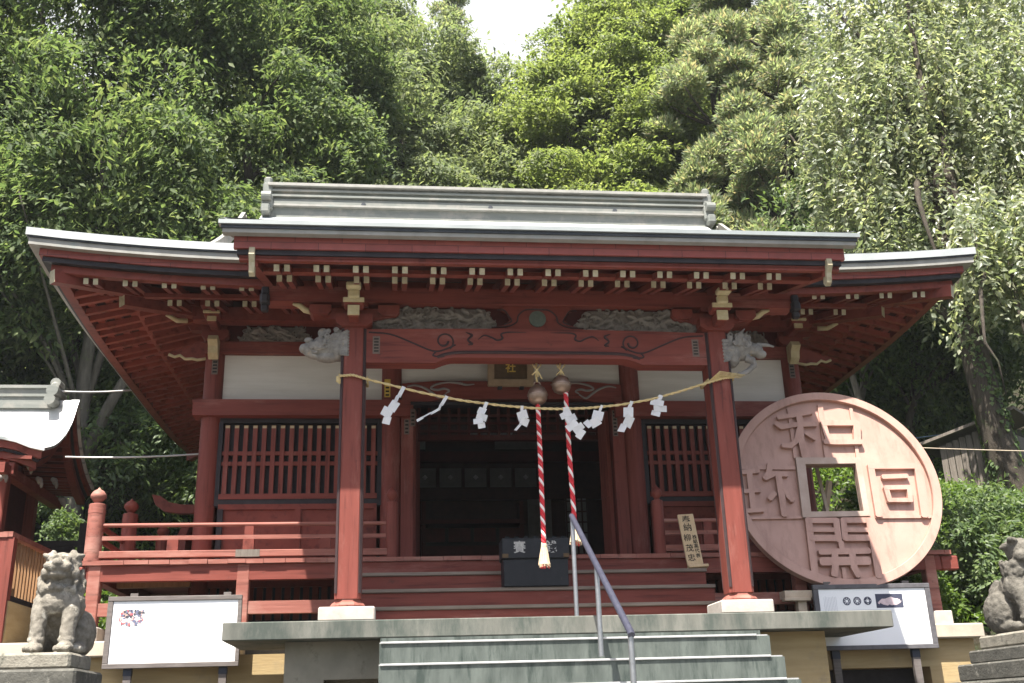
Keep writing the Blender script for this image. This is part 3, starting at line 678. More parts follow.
# carved beasts on the outer faces of the porch columns
lion = MB(); rnd = random.Random(3)
def add_curl(mb, c, r, fl=1, y=0, th=.02):
    mb.tube(spiral((c[0], c[2]), r, .006, 1.3, rnd.uniform(0, 6.28), y=c[1], n=14, flip=fl), [th]*10+[th*.8]*4, 6)
lion.blob((-2.06, 0, 2.60), (.16, .11, .12)); lion.blob((-2.20, -.01, 2.57), (.10, .085, .075)); lion.blob((-2.27, -.01, 2.575), (.055, .07, .05))
lion.blob((-2.20, -.01, 2.505), (.085, .06, .03), (0, .3, 0)); lion.blob((-2.05, 0, 2.49), (.13, .08, .05)); lion.blob((-2.23, -.07, 2.64), (.045, .035, .03)); lion.blob((-1.95, 0, 2.60), (.10, .12, .15))
for i in range(44):
    a = rnd.uniform(-.3, 3.6); q = rnd.uniform(.05, .17)
    add_curl(lion, (-2.02+q*math.cos(a)*1.15, -.115-.035*rnd.random()+q*.25, 2.59+q*math.sin(a)*.95), rnd.uniform(.022, .04), rnd.choice((-1, 1)), th=.0085)
for i in range(9): lion.tube([(-1.93, -.10, 2.49+i*.026), (-1.86, -.125, 2.48+i*.03), (-1.83, -.10, 2.475+i*.03)], [.014, .016, .006], 6)
lion.blob((-2.10, -.06, 2.72), (.05, .03, .05), (0, .5, 0))
sculpt(lion, 'lion_head_carving', 'carving_pale', H, voxel=.006, smooth_it=0)
dr = MB()
dr.blob((2.06, 0, 2.62), (.16, .11, .13)); dr.blob((2.20, -.02, 2.60), (.10, .08, .07)); dr.blob((2.27, -.02, 2.555), (.06, .06, .045)); dr.blob((1.96, 0, 2.58), (.11, .12, .17))
dr.tube([(2.10, -.05, 2.50), (2.16, -.07, 2.47), (2.17, -.07, 2.42), (2.10, -.07, 2.36), (2.03, -.07, 2.325), (1.99, -.07, 2.33)], [.045, .04, .034, .03, .026, .024], 8)
dr.tube([(2.24, -.02, 2.66), (2.36, -.02, 2.655), (2.42, -.02, 2.64)], [.025, .018, .01], 6); dr.tube([(2.06, -.03, 2.74), (2.10, -.03, 2.80), (2.13, -.03, 2.83)], [.02, .014, .006], 6)
dr.tube([(2.12, -.03, 2.74), (2.15, -.03, 2.80)], [.018, .006], 6)
for i in range(36):
    a = rnd.uniform(-.2, 3.6); q = rnd.uniform(.03, .17)
    add_curl(dr, (2.02+q*math.cos(a), -.12-.035*rnd.random()+q*.25, 2.61+q*math.sin(a)*.9), rnd.uniform(.02, .04), rnd.choice((-1, 1)), th=.0085)
for i in range(7): dr.tube([(1.93, -.10, 2.47+i*.034), (1.86, -.125, 2.45+i*.036), (1.835, -.10, 2.44+i*.036)], [.014, .016, .006], 6)
sculpt(dr, 'trunked_beast_carving', 'carving_pale', H, voxel=.006, smooth_it=0)

# ================================================================= HALL BODY
HY = 2.3
for x, r_ in ((-3.51, .112), (-1.44, .118), (1.44, .118), (3.51, .112)):
    c = MB().lathe([(r_, .40), (r_, 3.46)], (x, HY, 0), 24); c.build('hall_column', 'red_v', H, smooth=40)
for x in (-3.51, 3.51):
    for y in (5.0, 7.9): MB().lathe([(.112, -.05), (.112, 3.7)], (x, y, 0), 16).build('hall_column', 'red_v', H, smooth=40)
def hb(name, mat, *a, **k): return MB().box(*a).build(name, mat, H, **k)
for sx in (-1, 1):
    a, b_ = sorted((sx*1.545, sx*3.41))
    A, B = sorted((sx*1.0, sx*3.72)) if sx < 0 else (1.30, 3.72)
    hb('wall_board', 'plaster', a, b_, HY-.01, HY+.03, 2.71, 3.30)
    hb('nageshi_beam', 'red_h', *sorted((sx*1.22, sx*3.70)), HY-.165, HY+.10, 2.525, 2.715)
    hb('window_head', 'black_trim', a, b_, HY-.03, HY+.04, 2.47, 2.525)
    hb('window_backing', 'black_trim', a, b_, HY+.05, HY+.06, 1.5, 2.50)
    w_ = MB()
    for i in range(17):
        x = a+.10+(b_-a-.2)*i/16; w_.box(x-.025, x+.025, HY-.035, HY+.012, 1.64, 2.44)
    for z in (1.99, 2.11): w_.box(a+.05, b_-.05, HY-.028, HY+.005, z-.022, z+.022)
    wf = w_.build('lattice_window', 'red_v', H)
    t_ = MB()
    for i in range(17):
        x = a+.10+(b_-a-.2)*i/16; t_.box(x-.024, x+.024, HY-.037, HY-.034, 2.405, 2.435)
    t_.build('bar_tip', 'gold_white', wf)
    for xx in (a, b_-.05): MB().box(xx, xx+.05, HY-.045, HY+.03, 1.5, 2.47).build('window_frame', 'black_trim', wf)
    hb('window_sill', 'red_h', a+.05, b_-.05, HY-.06, HY+.03, 1.575, 1.635); hb('sill_band', 'black_trim', a+.05, b_-.05, HY-.045, HY+.03, 1.52, 1.575)
    dp = MB(); dp.box(a+.05, b_-.05, HY-.01, HY+.02, .76, 1.52)
    for i in range(3): 
        xx = a+.05+(b_-a-.1)*i/2; dp.box(max(a+.05, xx-.035), min(b_-.05, xx+.035), HY-.045, HY+.01, .82, 1.52)
    dp.box(a+.05, b_-.05, HY-.05, HY+.01, .76, .83); dp.box(a+.05, b_-.05, HY-.043, HY+.01, 1.46, 1.52)
    dp.build('wainscot_panel', 'red', H)
    hb('wainscot_edge', 'black_trim', *sorted((sx*3.36, sx*3.30)), HY-.06, HY-.03, .83, 1.46)
    # tie beam, frieze carving, upper beam
    hb('tie_beam', 'red_h', *sorted((sx*1.5, sx*3.62)), HY-.09, HY+.09, 3.30, 3.45)
    hb('frieze_board', 'dark_red', *sorted((sx*1.5, sx*3.45)), HY-.02, HY+.02, 3.45, 3.70)
    c0, c1 = sorted((sx*2.42, sx*3.24)); relief(c0, c1, 3.455, 3.66, HY-.03, 21+sx, 'carving', .07)
    hb('upper_beam', 'red_h', *sorted((sx*1.5, sx*3.70)), HY-.10, HY+.10, 3.67, 3.86)
    b = MB(); x = sx*3.51
    b.prism([(x-.11, 3.46), (x+.11, 3.46), (x+.155, 3.50), (x+.155, 3.57), (x-.155, 3.57), (x-.155, 3.50)], 'y', HY-.15, HY+.15)
    b.cbox(x-.05, x+.05, HY-.42, HY, 3.56, 3.66, .01); b.cbox(x-.09, x+.09, HY-.46, HY-.28, 3.63, 3.71, .012)
    b.prism([(x-sx*.12, 3.57), (x+sx*.30, 3.60), (x+sx*.34, 3.66), (x-sx*.12, 3.66)][::sx], 'y', HY-.06, HY+.06)
    b.build('bracket', 'red', H)
    n = MB(); n.box(x-.052, x+.052, HY-.445, HY-.42, 3.575, 3.65); n.cbox(x-.095, x+.095, HY-.485, HY-.46, 3.655, 3.69, .005); n.cbox(x-.06, x+.06, HY-.53, HY-.47, 3.70, 3.78, .012)
    n.build('bracket_nose', 'gold_white', H)
    # curling beam noses: pale front scroll and outward red nose with white rim
    n = MB().prism([(HY-.10, 3.44), (HY-.26, 3.46), (HY-.30, 3.40), (HY-.24, 3.34), (HY-.22, 3.26), (HY-.15, 3.20), (HY-.10, 3.24)], 'x', x-.055, x+.055)
    n.build('beam_nose', 'gold_white', H)
    q = [(.10, 3.44), (.20, 3.45), (.30, 3.40), (.40, 3.36), (.50, 3.33), (.53, 3.30), (.46, 3.27), (.40, 3.29), (.34, 3.245), (.26, 3.25), (.20, 3.235), (.10, 3.25)]
    n = MB().prism([(x+sx*u, z) for u, z in q][::-sx], 'y', HY-.055, HY+.055); nn = n.build('beam_nose', 'red', H, label='red cloud-shaped beam nose with ochre rim')
    MB().tube([(x+sx*u, HY-.05, z-.008) for u, z in q[5:]], .018, 6).build('nose_rim', 'gold_white', nn, smooth=True)
    n = MB().tube([(x+sx*.30, HY-.30, 3.62), (x+sx*.40, HY-.36, 3.60), (x+sx*.47, HY-.40, 3.63), (x+sx*.52, HY-.42, 3.64)], [.03, .03, .024, .01], 7); n.build('hooked_arm_tip', 'gold_white', H, smooth=True)
    st = MB().box(x-sx*.02-.035, x-sx*.02+.035, HY-.117, HY-.1135, 3.03, 3.25); so_ = st.build('votive_sticker', 'sticker', H)
    im = MB()
    for q_ in range(5): im.box(x-sx*.02-.024, x-sx*.02+.024, HY-.119, HY-.1172, 3.05+q_*.04, 3.072+q_*.04)
    im.build('sticker_writing', 'ink', so_)
    # side and back walls
    hb('side_wall', 'red_v', *sorted((sx*3.50, sx*3.46)), HY+.1, 7.9, .4, 3.75)
    hb('foundation_lattice', 'black_trim', *sorted((sx*1.55, sx*3.5)), HY+.03, HY+.05, -.05, .70)
    s_ = MB(); i = 0
    x = 1.62
    while x < 3.45: s_.box(*sorted((sx*x, sx*(x+.065))), HY-.03, HY+.02, .25, .66); x += .10
    s_.box(*sorted((sx*1.55, sx*3.5)), HY-.05, HY+.021, .60, .74); s_.build('floor_vent_slats', 'red', H)
hb('attic_board', 'dark_red', -3.6, 3.6, HY-.05, HY, 3.86, 4.12)
hb('back_wall', 'dark_red', -3.5, 3.5, 7.86, 7.9, -.04, 3.9)
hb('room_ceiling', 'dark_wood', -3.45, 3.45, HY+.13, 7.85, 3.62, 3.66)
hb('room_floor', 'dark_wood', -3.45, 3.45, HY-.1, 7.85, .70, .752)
hb('upper_beam', 'red_h', -1.5, 1.5, HY-.08, HY+.08, 3.66, 3.86)
hb('wall_board', 'plaster', -1.325, 1.325, HY-.01, HY+.03, 2.94, 3.62)
# doorway
lb = MB(); lb.prism([(-1.32, 2.72), (-.98, 2.72), (-.85, 2.755), (.85, 2.755), (.98, 2.72), (1.32, 2.72), (1.32, 2.94), (.9, 2.975), (-.9, 2.975), (-1.32, 2.94)], 'y', HY-.09, HY+.08)
lbo = lb.build('door_lintel', 'red_h', H)
for sx in (-1, 1):
    sw = MB()
    stube(sw, [(sx*.46, HY-.092, 2.935), (sx*.56, HY-.094, 2.925), (sx*.64, HY-.094, 2.945), (sx*.78, HY-.094, 2.955), (sx*.92, HY-.094, 2.925), (sx*.98, HY-.094, 2.88), (sx*.90, HY-.094, 2.86), (sx*.82, HY-.094, 2.875), (sx*.76, HY-.094, 2.85), (sx*.80, HY-.094, 2.82)], [.006, .014, .016, .013, .013, .013, .015, .015, .012, .008], 6)
    stube(sw, [(sx*1.26, HY-.092, 2.90), (sx*1.16, HY-.094, 2.915), (sx*1.05, HY-.094, 2.88), (sx*.96, HY-.094, 2.82), (sx*.88, HY-.094, 2.765), (sx*.80, HY-.094, 2.81)], [.008, .012, .016, .016, .014, .008], 6)
    sw.build('carved_scroll', 'line_grey', lbo)
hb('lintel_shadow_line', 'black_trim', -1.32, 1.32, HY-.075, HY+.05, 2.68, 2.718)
for sx in (-1, 1):
    j = hb('door_jamb', 'red_v', *sorted((sx*1.325, sx*1.185)), HY-.075, HY+.10, .76, 2.68)
lf = MB().box(0, .05, 0, .22, .78, 2.64); 
for z in (.78, 1.6, 2.52): lf.box(-.012, .062, .03, .2, z, z+.10)
lf.xf(Matrix.Translation((1.12, HY+.02, 0)) @ Matrix.Rotation(R(14), 4, 'Z')); lf.build('door_leaf', 'red_v', H)
lf = MB().box(-.05, 0, 0, 1.05, .78, 2.64); lf.xf(Matrix.Translation((-1.15, HY+.02, 0)) @ Matrix.Rotation(R(-4), 4, 'Z')); lf.build('door_leaf', 'red_v', H)
tr = MB()       # lattice transom just inside the doorway
for i in range(19): tr.box(-1.12+i*.123, -1.085+i*.123, HY+.5, HY+.53, 2.46, 2.82)
for z in (2.50, 2.60, 2.70): tr.box(-1.18, 1.18, HY+.49, HY+.515, z, z+.03)
tr.build('transom_lattice', 'dark_red', H); hb('transom_bar', 'dark_red', -1.3, 1.3, HY+.47, HY+.56, 2.40, 2.46)
for (x, z0, z1, mt, wd) in ((-1.19, 2.42, 2.63, 'sticker', .03), (-1.26, 2.32, 2.50, 'sticker', .03), (1.22, 2.30, 2.62, 'sticker', .03), (-1.49, 2.76, 2.98, 'gold', .035)):
    st = MB().box(x-wd, x+wd, HY-.080 if abs(x) < 1.35 else HY-.126, HY-.0765 if abs(x) < 1.35 else HY-.117, z0, z1); so_ = st.build('votive_sticker', mt, H)
    im = MB(); n_ = int((z1-z0)/.045)
    for q in range(n_): im.box(x-wd*.6, x+wd*.6, (HY-.082 if abs(x) < 1.35 else HY-.128), (HY-.0802 if abs(x) < 1.35 else HY-.1262), z0+.015+q*.045, z0+.035+q*.045)
    im.build('sticker_writing', 'ink', so_)
# ---- inside the hall
IY = 6.0
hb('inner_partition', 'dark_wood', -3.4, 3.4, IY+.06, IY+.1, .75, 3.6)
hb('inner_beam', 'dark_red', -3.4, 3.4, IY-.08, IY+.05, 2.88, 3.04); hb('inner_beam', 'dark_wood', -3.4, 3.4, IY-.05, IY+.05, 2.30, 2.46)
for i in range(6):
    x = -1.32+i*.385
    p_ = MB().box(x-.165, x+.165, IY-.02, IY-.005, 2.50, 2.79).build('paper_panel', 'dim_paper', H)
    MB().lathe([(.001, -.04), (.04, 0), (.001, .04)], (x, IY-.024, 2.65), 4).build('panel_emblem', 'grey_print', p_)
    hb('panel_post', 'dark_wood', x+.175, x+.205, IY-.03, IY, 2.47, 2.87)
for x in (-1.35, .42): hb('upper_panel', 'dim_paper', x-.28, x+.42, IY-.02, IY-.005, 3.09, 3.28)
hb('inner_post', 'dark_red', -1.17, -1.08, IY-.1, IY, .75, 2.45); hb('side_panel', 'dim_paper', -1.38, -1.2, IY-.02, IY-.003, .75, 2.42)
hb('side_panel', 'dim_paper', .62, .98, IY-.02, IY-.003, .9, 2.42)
MB().bar((-.30, 5.1, 3.08), (.30, 5.1, 3.08), .42, .03).build('ceiling_lamp', 'lantern_white', H)
al = MB(); al.box(-1.0, .5, 5.55, 5.9, .75, 1.55); al.box(-1.02, .52, 5.5, 5.92, 1.86, 1.92); al.box(-1.0, -.94, 5.55, 5.9, 1.55, 2.2); al.box(.44, .5, 5.55, 5.9, 1.55, 2.2)
for i in range(4): al.box(-.98+i*.37, -.66+i*.37, 5.53, 5.55, 1.60, 1.80)
al.build('altar', 'dark_red', H)
ls = MB()
for i in range(5): ls.box(1.02+i*.075, 1.04+i*.075, 4.9, 4.92, 1.0, 2.1)
for i in range(8): ls.box(1.02, 1.34, 4.905, 4.915, 1.0+i*.15, 1.02+i*.15)
MB().box(1.02, 1.34, 4.93, 4.94, 1.0, 2.1).build('lattice_screen', 'dim_paper', H); ls.build('screen_grid', 'dark_wood', H)

# ================================================================= VERANDA
VY = 1.25
fb = MB(); rnd = random.Random(8)
def planks(x0, x1):
    x = x0
    while x < x1-.01:
        w_ = min(rnd.uniform(.17, .24), x1-x); fb.box(x+.002, x+w_-.002, VY-.045+rnd.uniform(-.008, .008), HY-.13, .714+rnd.uniform(-.003, .003), .757); x += w_
planks(-4.47, -1.30); planks(-1.30, 1.30); planks(1.30, 4.62)
for sx in (-1, 1):
    y = HY-.128
    while y < 8.2: fb.box(*sorted((sx*3.62, sx*4.5)), y, y+.196, .716, .757); y += .2
fb.build('veranda_floor', 'red_worn_lit', H)
eb = MB(); eb.box(-4.42, -1.86, VY-.01, VY+.10, .555, .713); eb.box(1.86, 4.5, VY-.01, VY+.10, .555, .713); eb.box(-1.86, 1.86, VY+.0, VY+.10, .56, .713)
for sx in (-1, 1): eb.box(*sorted((sx*4.30, sx*4.40)), VY+.1, 8.2, .56, .712)
eb.build('floor_beam', 'red_h', H)
MB().cbox(-4.62, -4.43, VY-.02, VY+.09, .57, .70, .012).build('beam_end', 'red_h', H); MB().cbox(4.505, 4.70, VY-.02, VY+.09, .55, .70, .012).build('beam_end', 'red_h', H)
for a_, b_ in ((-4.28, -2.965), (-2.835, -1.5), (1.5, 2.835), (2.965, 4.30)): MB().box(a_, b_, VY, VY+.09, .222, .345).build('lower_rail_beam', 'red_worn_lit', H)
MB().box(-4.2, -1.5, VY+.2, VY+.25, -.03, .16).build('sill_timber', 'wood_grey', H)
for x in (-4.345, -2.90, 2.90, 4.375):
    MB().cbox(x-.062, x+.062, VY-.015, VY+.105, .02 if abs(x) < 3 else .115, .713, .008).build('veranda_post', 'red_worn_lit', H)
    if abs(x) > 3: MB().cbox(x-.10, x+.11, VY-.11, VY+.20, -.034, .113, .01).build('post_plinth', 'plinth', H)
for y in (3.0, 4.8, 6.6):
    for sx in (-1, 1): MB().box(sx*4.35-.06, sx*4.35+.06, y-.06, y+.06, -.05, .714).build('veranda_post', 'red_v', H)
for i in range(3): MB().bar((-4.3, 2.0+i*1.6, .64), (-3.55, 2.0+i*1.6, .64), .09, .12).build('floor_joist', 'wood_tan', H)
# railings
def giboshi(x, y, z0, z1, r_=.075, kind=0):
    p = MB(); h = z1-z0; zs = z1-.165
    p.lathe([(r_, z0), (r_, zs-.10), (r_*1.03, zs-.098), (r_*1.03, zs-.05), (r_, zs-.048), (r_, zs-.005), (r_*.92, zs)], (x, y, 0), 18)
    o = p.build('railing_post', 'red_worn_lit' if kind == 2 else 'red_v', H, smooth=40)
    if kind != 1: pr = [(r_*.55, zs), (r_*.45, zs+.02), (r_*.62, zs+.035), (r_*.95, zs+.07), (r_*.93, zs+.10), (r_*.62, zs+.135), (r_*.2, zs+.155), (.004, zs+.175)]
    else: pr = [(r_*.7, zs), (r_*.55, zs+.02), (r_*.8, zs+.04), (r_*.86, zs+.09), (r_*.7, zs+.13), (r_*.3, zs+.15), (.004, zs+.155)]
    MB().lathe(pr, (x, y, 0), 18).build('finial', 'red_worn_lit' if kind == 2 else 'red', o, smooth=50)
giboshi(-4.395, VY+.04, .757, 1.50, .082, 2); giboshi(-1.42, VY+.04, .757, 1.50, .062); giboshi(1.42, VY+.04, .757, 1.50, .062)
giboshi(-4.32, 2.35, .757, 1.60, .082); giboshi(-4.32, 4.1, .757, 1.62, .082)
def railing(x0, x1):
    MB().tube([(x0, VY+.04, 1.118), (x1, VY+.04, 1.118)], .021, 10).build('top_rail', 'red_worn_lit', H, smooth=40)
    MB().box(x0, x1, VY+.02, VY+.065, .967, 1.008).build('middle_rail', 'red_worn_lit', H)
    MB().cbox(x0, x1, VY, VY+.085, .786, .855, .006).build('bottom_rail', 'red_worn_lit', H)
railing(-4.33, -1.46); railing(1.46, 2.12)
for x, z1 in ((-2.87, 1.10), (-3.62, .967), (-2.10, .967), (1.95, 1.10)):
    MB().box(x-.055, x+.055, VY+.015, VY+.072, .857, .966).build('railing_strut', 'red', H)
    if z1 > 1: MB().box(x-.045, x+.045, VY+.02, VY+.066, 1.009, 1.10).build('railing_strut', 'red', H)
MB().box(-2.87-.12, -2.87+.12, VY-.004, VY+.09, .784, .857).build('rail_splice', 'wood_grey', H)
for z, r_ in ((1.118, .021), (.985, .022), (.82, .035)):
    MB().bar((-4.36, VY+.12, z), (-4.36, 7.9, z), r_*1.7, r_*2).build('side_rail', 'red', H)
sw = MB()      # rounded wing board and upturned rail end beside the hall
sw.prism([(3.6, .9), (5.0, .9), (5.0, 1.62), (4.6, 1.66), (3.9, 1.60), (3.65, 1.42)], 'x', -4.05, -3.95)
sw.build('wing_board', 'red', H)
MB().prism([(-4.47, 1.99), (-4.42, 1.86), (-4.30, 1.77), (-4.12, 1.745), (-3.6, 1.745), (-3.6, 1.85), (-4.10, 1.86), (-4.25, 1.89), (-4.36, 1.97)][::-1], 'y', 3.95, 4.05).build('upturned_rail', 'red', H)
MB().cbox(-3.90, -3.74, 3.9, 4.1, .76, 2.2, .01).build('wing_post', 'red_v', H)
# wooden stair
for i, (y, z) in enumerate(((.97, .565), (.715, .373), (.46, .182))):
    MB().cbox(-1.80, 1.80, y-.025, y+.27, z-.035, z, .006).build('stair_tread', 'tread', H)
    MB().box(-1.79, 1.79, y, y+.03, z-.19 if i < 2 else .004, z-.037).build('stair_riser', 'red_h', H)
MB().box(-1.79, 1.79, VY-.02, VY+.0, .567, .712).build('stair_riser', 'red_h', H)
# ================================================================= COIN MONUMENT
K = {'wa':[(0.05,[(-0.536,0.84),(-0.338,0.865),(-0.143,0.899)]),(0.053,[(-0.571,0.767),(-0.517,0.716),(-0.345,0.744),(-0.12,0.744)]),(0.063,[(-0.294,0.846),(-0.324,0.524),(-0.319,0.349)]),(0.053,[(-0.322,0.684),(-0.38,0.54),(-0.457,0.481),(-0.54,0.493)]),(0.05,[(-0.251,0.636),(-0.164,0.567)]),(0.056,[(-0.039,0.773),(-0.02,0.517)]),(0.063,[(-0.049,0.754),(0.344,0.745)]),(0.073,[(0.341,0.749),(0.3,0.509)]),(0.053,[(-0.066,0.521),(0.038,0.511),(0.349,0.507)])],'do':[(0.065,[(0.392,0.221),(0.359,-0.362)]),(0.06,[(0.371,0.215),(0.926,0.205)]),(0.065,[(0.907,0.208),(0.849,-0.382)]),(0.048,[(0.494,0.085),(0.768,0.088)]),(0.05,[(0.502,-0.04),(0.513,-0.204)]),(0.048,[(0.492,-0.044),(0.764,-0.046)]),(0.05,[(0.757,-0.046),(0.733,-0.21)]),(0.043,[(0.495,-0.19),(0.751,-0.197)])],'kai':[(0.068,[(-0.409,-0.379),(-0.451,-1.018)]),(0.056,[(-0.434,-0.396),(-0.107,-0.404)]),(0.045,[(-0.417,-0.502),(-0.134,-0.51)]),(0.062,[(-0.42,-0.595),(-0.124,-0.603)]),(0.062,[(-0.115,-0.394),(-0.132,-0.631)]),(0.059,[(-0.038,-0.396),(-0.059,-0.618)]),(0.056,[(-0.05,-0.406),(0.249,-0.414)]),(0.045,[(-0.05,-0.516),(0.24,-0.524)]),(0.062,[(-0.06,-0.605),(0.215,-0.612)]),(0.068,[(0.241,-0.403),(0.212,-1.036)]),(0.059,[(-0.357,-0.752),(0.168,-0.755)]),(0.051,[(-0.115,-0.646),(-0.118,-0.755)]),(0.082,[(-0.362,-0.857),(0.141,-0.863)]),(0.065,[(-0.202,-0.753),(-0.225,-0.91),(-0.255,-1.009)]),(0.065,[(-0.02,-0.758),(-0.031,-0.93),(0.0,-1.023)])],'chin':[(0.048,[(-1.04,0.18),(-0.856,0.194)]),(0.058,[(-0.963,0.171),(-0.982,-0.254)]),(0.043,[(-1.049,-0.046),(-0.876,-0.036)]),(0.043,[(-1.057,-0.272),(-0.875,-0.264)]),(0.058,[(-0.715,0.275),(-0.749,0.166),(-0.799,0.097)]),(0.053,[(-0.785,0.108),(-0.693,0.15),(-0.55,0.14)]),(0.065,[(-0.65,0.135),(-0.658,-0.336)]),(0.055,[(-0.724,-0.077),(-0.789,-0.14)]),(0.053,[(-0.603,-0.026),(-0.582,-0.115),(-0.542,-0.168)])]}
RIDGES = [(0.038,[(-0.389,0.961),(-0.418,0.347)]),(0.06,[(-0.024,0.997),(-0.063,0.338)]),(0.038,[(0.32,0.936),(0.277,0.33)]),(0.033,[(0.332,-0.368),(0.937,-0.379)]),(0.043,[(-1.041,0.243),(-0.449,0.225)]),(0.03,[(-1.072,-0.346),(-0.476,-0.352)]),(0.038,[(0.948,0.158),(0.896,-0.39)]),(0.042,[(-0.131,-0.927),(-0.144,-1.076)])]
FO = [(-0.424, 0.338), (0.295, 0.32), (0.261, -0.363), (-0.467, -0.362)]; FI = [(-0.33, 0.257), (0.227, 0.251), (0.202, -0.306), (-0.365, -0.299)]
CR = 1.145
OFS = .042      # hole and characters sit slightly off the disc centre
K = {k: [(w_, [(x+OFS, y) for x, y in pl]) for w_, pl in v] for k, v in K.items()}
RIDGES = [(w_, [(min(x+OFS, 1.0), y) for x, y in pl]) for w_, pl in RIDGES]
FO = [(x+OFS, y) for x, y in FO]; FI = [(x+OFS, y) for x, y in FI]
coin = thing('coin_monument', 'giant pink copper coin with square hole and raised characters leaning beside the shrine hall', 'monument', (0, 0, 0))
def holed_disc(mb, r, z0, z1, hole, n=72):
    """thick disc with a four-sided hole"""
    th = [2*math.pi*i/n for i in range(n)]; cx = sum(p[0] for p in hole)/4; cy = sum(p[1] for p in hole)/4
    inn = []
    for t in th:
        d = Vector((math.cos(t), math.sin(t))); best = None
        for i in range(4):
            a = Vector(hole[i]) - Vector((cx, cy)); b = Vector(hole[(i+1) % 4]) - Vector((cx, cy)); e = b - a
            den = d.x*e.y - d.y*e.x
            if abs(den) < 1e-9: continue
            s = (a.x*e.y - a.y*e.x)/den; u = (a.x*d.y - a.y*d.x)/den
            if s > 0 and -1e-6 <= u <= 1+1e-6: best = s if best is None else min(best, s)
        inn.append((cx+d.x*best, cy+d.y*best))
    vs = []
    for z in (z0, z1):
        vs += [(r*math.cos(t), r*math.sin(t), z) for t in th] + [(p[0], p[1], z) for p in inn]
    fs = []
    for i in range(n):
        j = (i+1) % n
        fs += [(2*n+i, 2*n+j, 3*n+j, 3*n+i), (j, i, n+i, n+j), (i, j, 2*n+j, 2*n+i), (n+j, n+i, 3*n+i, 3*n+j)]
    return mb.add(vs, fs)
holed_disc(MB(), CR-.01, -.035, 0, FI).build('disc', 'coin', coin, smooth=30)
rm = MB(); n = 96; vs = []
for r_, z in ((CR, -.04), (CR, .044), (CR-.004, .05), (CR-.092, .05), (CR-.097, .044), (CR-.098, -.01), (CR-.09, -.04)):
    vs += [(r_*math.cos(2*math.pi*i/n), r_*math.sin(2*math.pi*i/n), z) for i in range(n)]
rm.add(vs, [(a*n+(i+1) % n, a*n+i, ((a+1) % 7)*n+i, ((a+1) % 7)*n+(i+1) % n) for a in range(7) for i in range(n)])
rm.build('rim', 'coin', coin, smooth=30)
fr = MB()
for i in range(4):
    j = (i+1) % 4; q = [FO[i], FO[j], FI[j], FI[i]]
    fr.prism(q, 'z', -.06, .05)
fr.build('hole_frame', 'coin_frame', coin)
for nm, lab in (('wa', 'raised character at the top of the coin'), ('do', 'raised character on the right of the coin'), ('kai', 'raised character at the bottom of the coin'), ('chin', 'raised character on the left of the coin')):
    mb = MB()
    for i, (wd, pl) in enumerate(K[nm]): stroke(mb, pl, wd*1.08, -.005, .048 + .0013*i)
    mb.build('character', 'coin', coin, label=lab)
for i, (wd, pl) in enumerate(RIDGES): stroke(MB(), pl, wd, -.004, .024 + .001*i).build('raised_band', 'coin', coin)
e1 = Vector((.9961947, -.08715574, 0)); e2 = Vector((0.0166301, 0.19008291, 0.98162718)); e3 = e1.cross(e2)
coin.matrix_world = Matrix(((e1.x, e2.x, e3.x, 3.3850), (e1.y, e2.y, e3.y, 1.1699), (e1.z, e2.z, e3.z, 1.4500), (0, 0, 0, 1)))
cs = thing('coin_stand', 'pale wooden trestle holding up the giant copper coin', 'stand', (3.4, 1.1, -.035))
b = MB(); b.box(2.62, 4.1, 1.0, 1.16, .255, .33); b.cbox(2.60, 2.88, .96, 1.06, .222, .254, .005)
for x in (2.80, 3.9): b.box(x-.045, x+.045, 1.01, 1.09, -.034, .255)
b.build('cradle', 'wood_pale', cs)
b = MB(); b.bar((3.42, 1.50, 1.15), (3.50, 1.95, 2.2), .035, .035); b.bar((3.42, 1.9, .76), (3.5, 1.55, 1.6), .05, .05); b.build('prop_pole', 'wood_pale', cs)

# ================================================================= SIGNBOARDS
sg = thing('signboard', 'white signboard in grey weathered frame with one small colour picture, left of the steps', 'sign', (-3.45, .85, -2.4))
Y = .86
q = MB(); q.box(-4.035, -2.88, Y, Y+.02, -.25, .318); pnl = q.build('panel', 'sign_white', sg)
f = MB(); f.cbox(-4.085, -2.842, Y-.015, Y+.03, .319, .362, .004); f.cbox(-4.085, -2.842, Y-.015, Y+.03, -.295, -.251, .004); f.cbox(-4.085, -4.036, Y-.012, Y+.03, -.25, .318, .003); f.cbox(-2.879, -2.842, Y-.012, Y+.03, -.25, .318, .003)
f.build('frame', 'sign_frame', sg)
for x in (-3.86, -2.99):
    lg = MB().box(x-.035, x+.035, Y+.032, Y+.08, -2.4, .395).build('post', 'sign_frame', sg)
    MB().box(x-.038, x+.038, Y+.028, Y+.083, -.36, -.297).build('post_sleeve', 'tarnish', lg)
pic = MB().box(-3.975, -3.735, Y-.003, Y-.0005, .095, .243); rnd = random.Random(4)
po = pic.build('picture', 'sign_white', pnl)
pats = []
for i in range(5):
    c = [(.30, .40, .16), (.45, .10, .11), (.55, .36, .33), (.05, .05, .06), (.12, .13, .20)][i]
    m, N, L, p = newmat('picture_print_%s' % ['green', 'red', 'pink', 'black', 'blue'][i]); p.inputs['Base Color'].default_value = (*c, 1); p.inputs['Roughness'].default_value = .6; pats.append(m)
mb = MB()
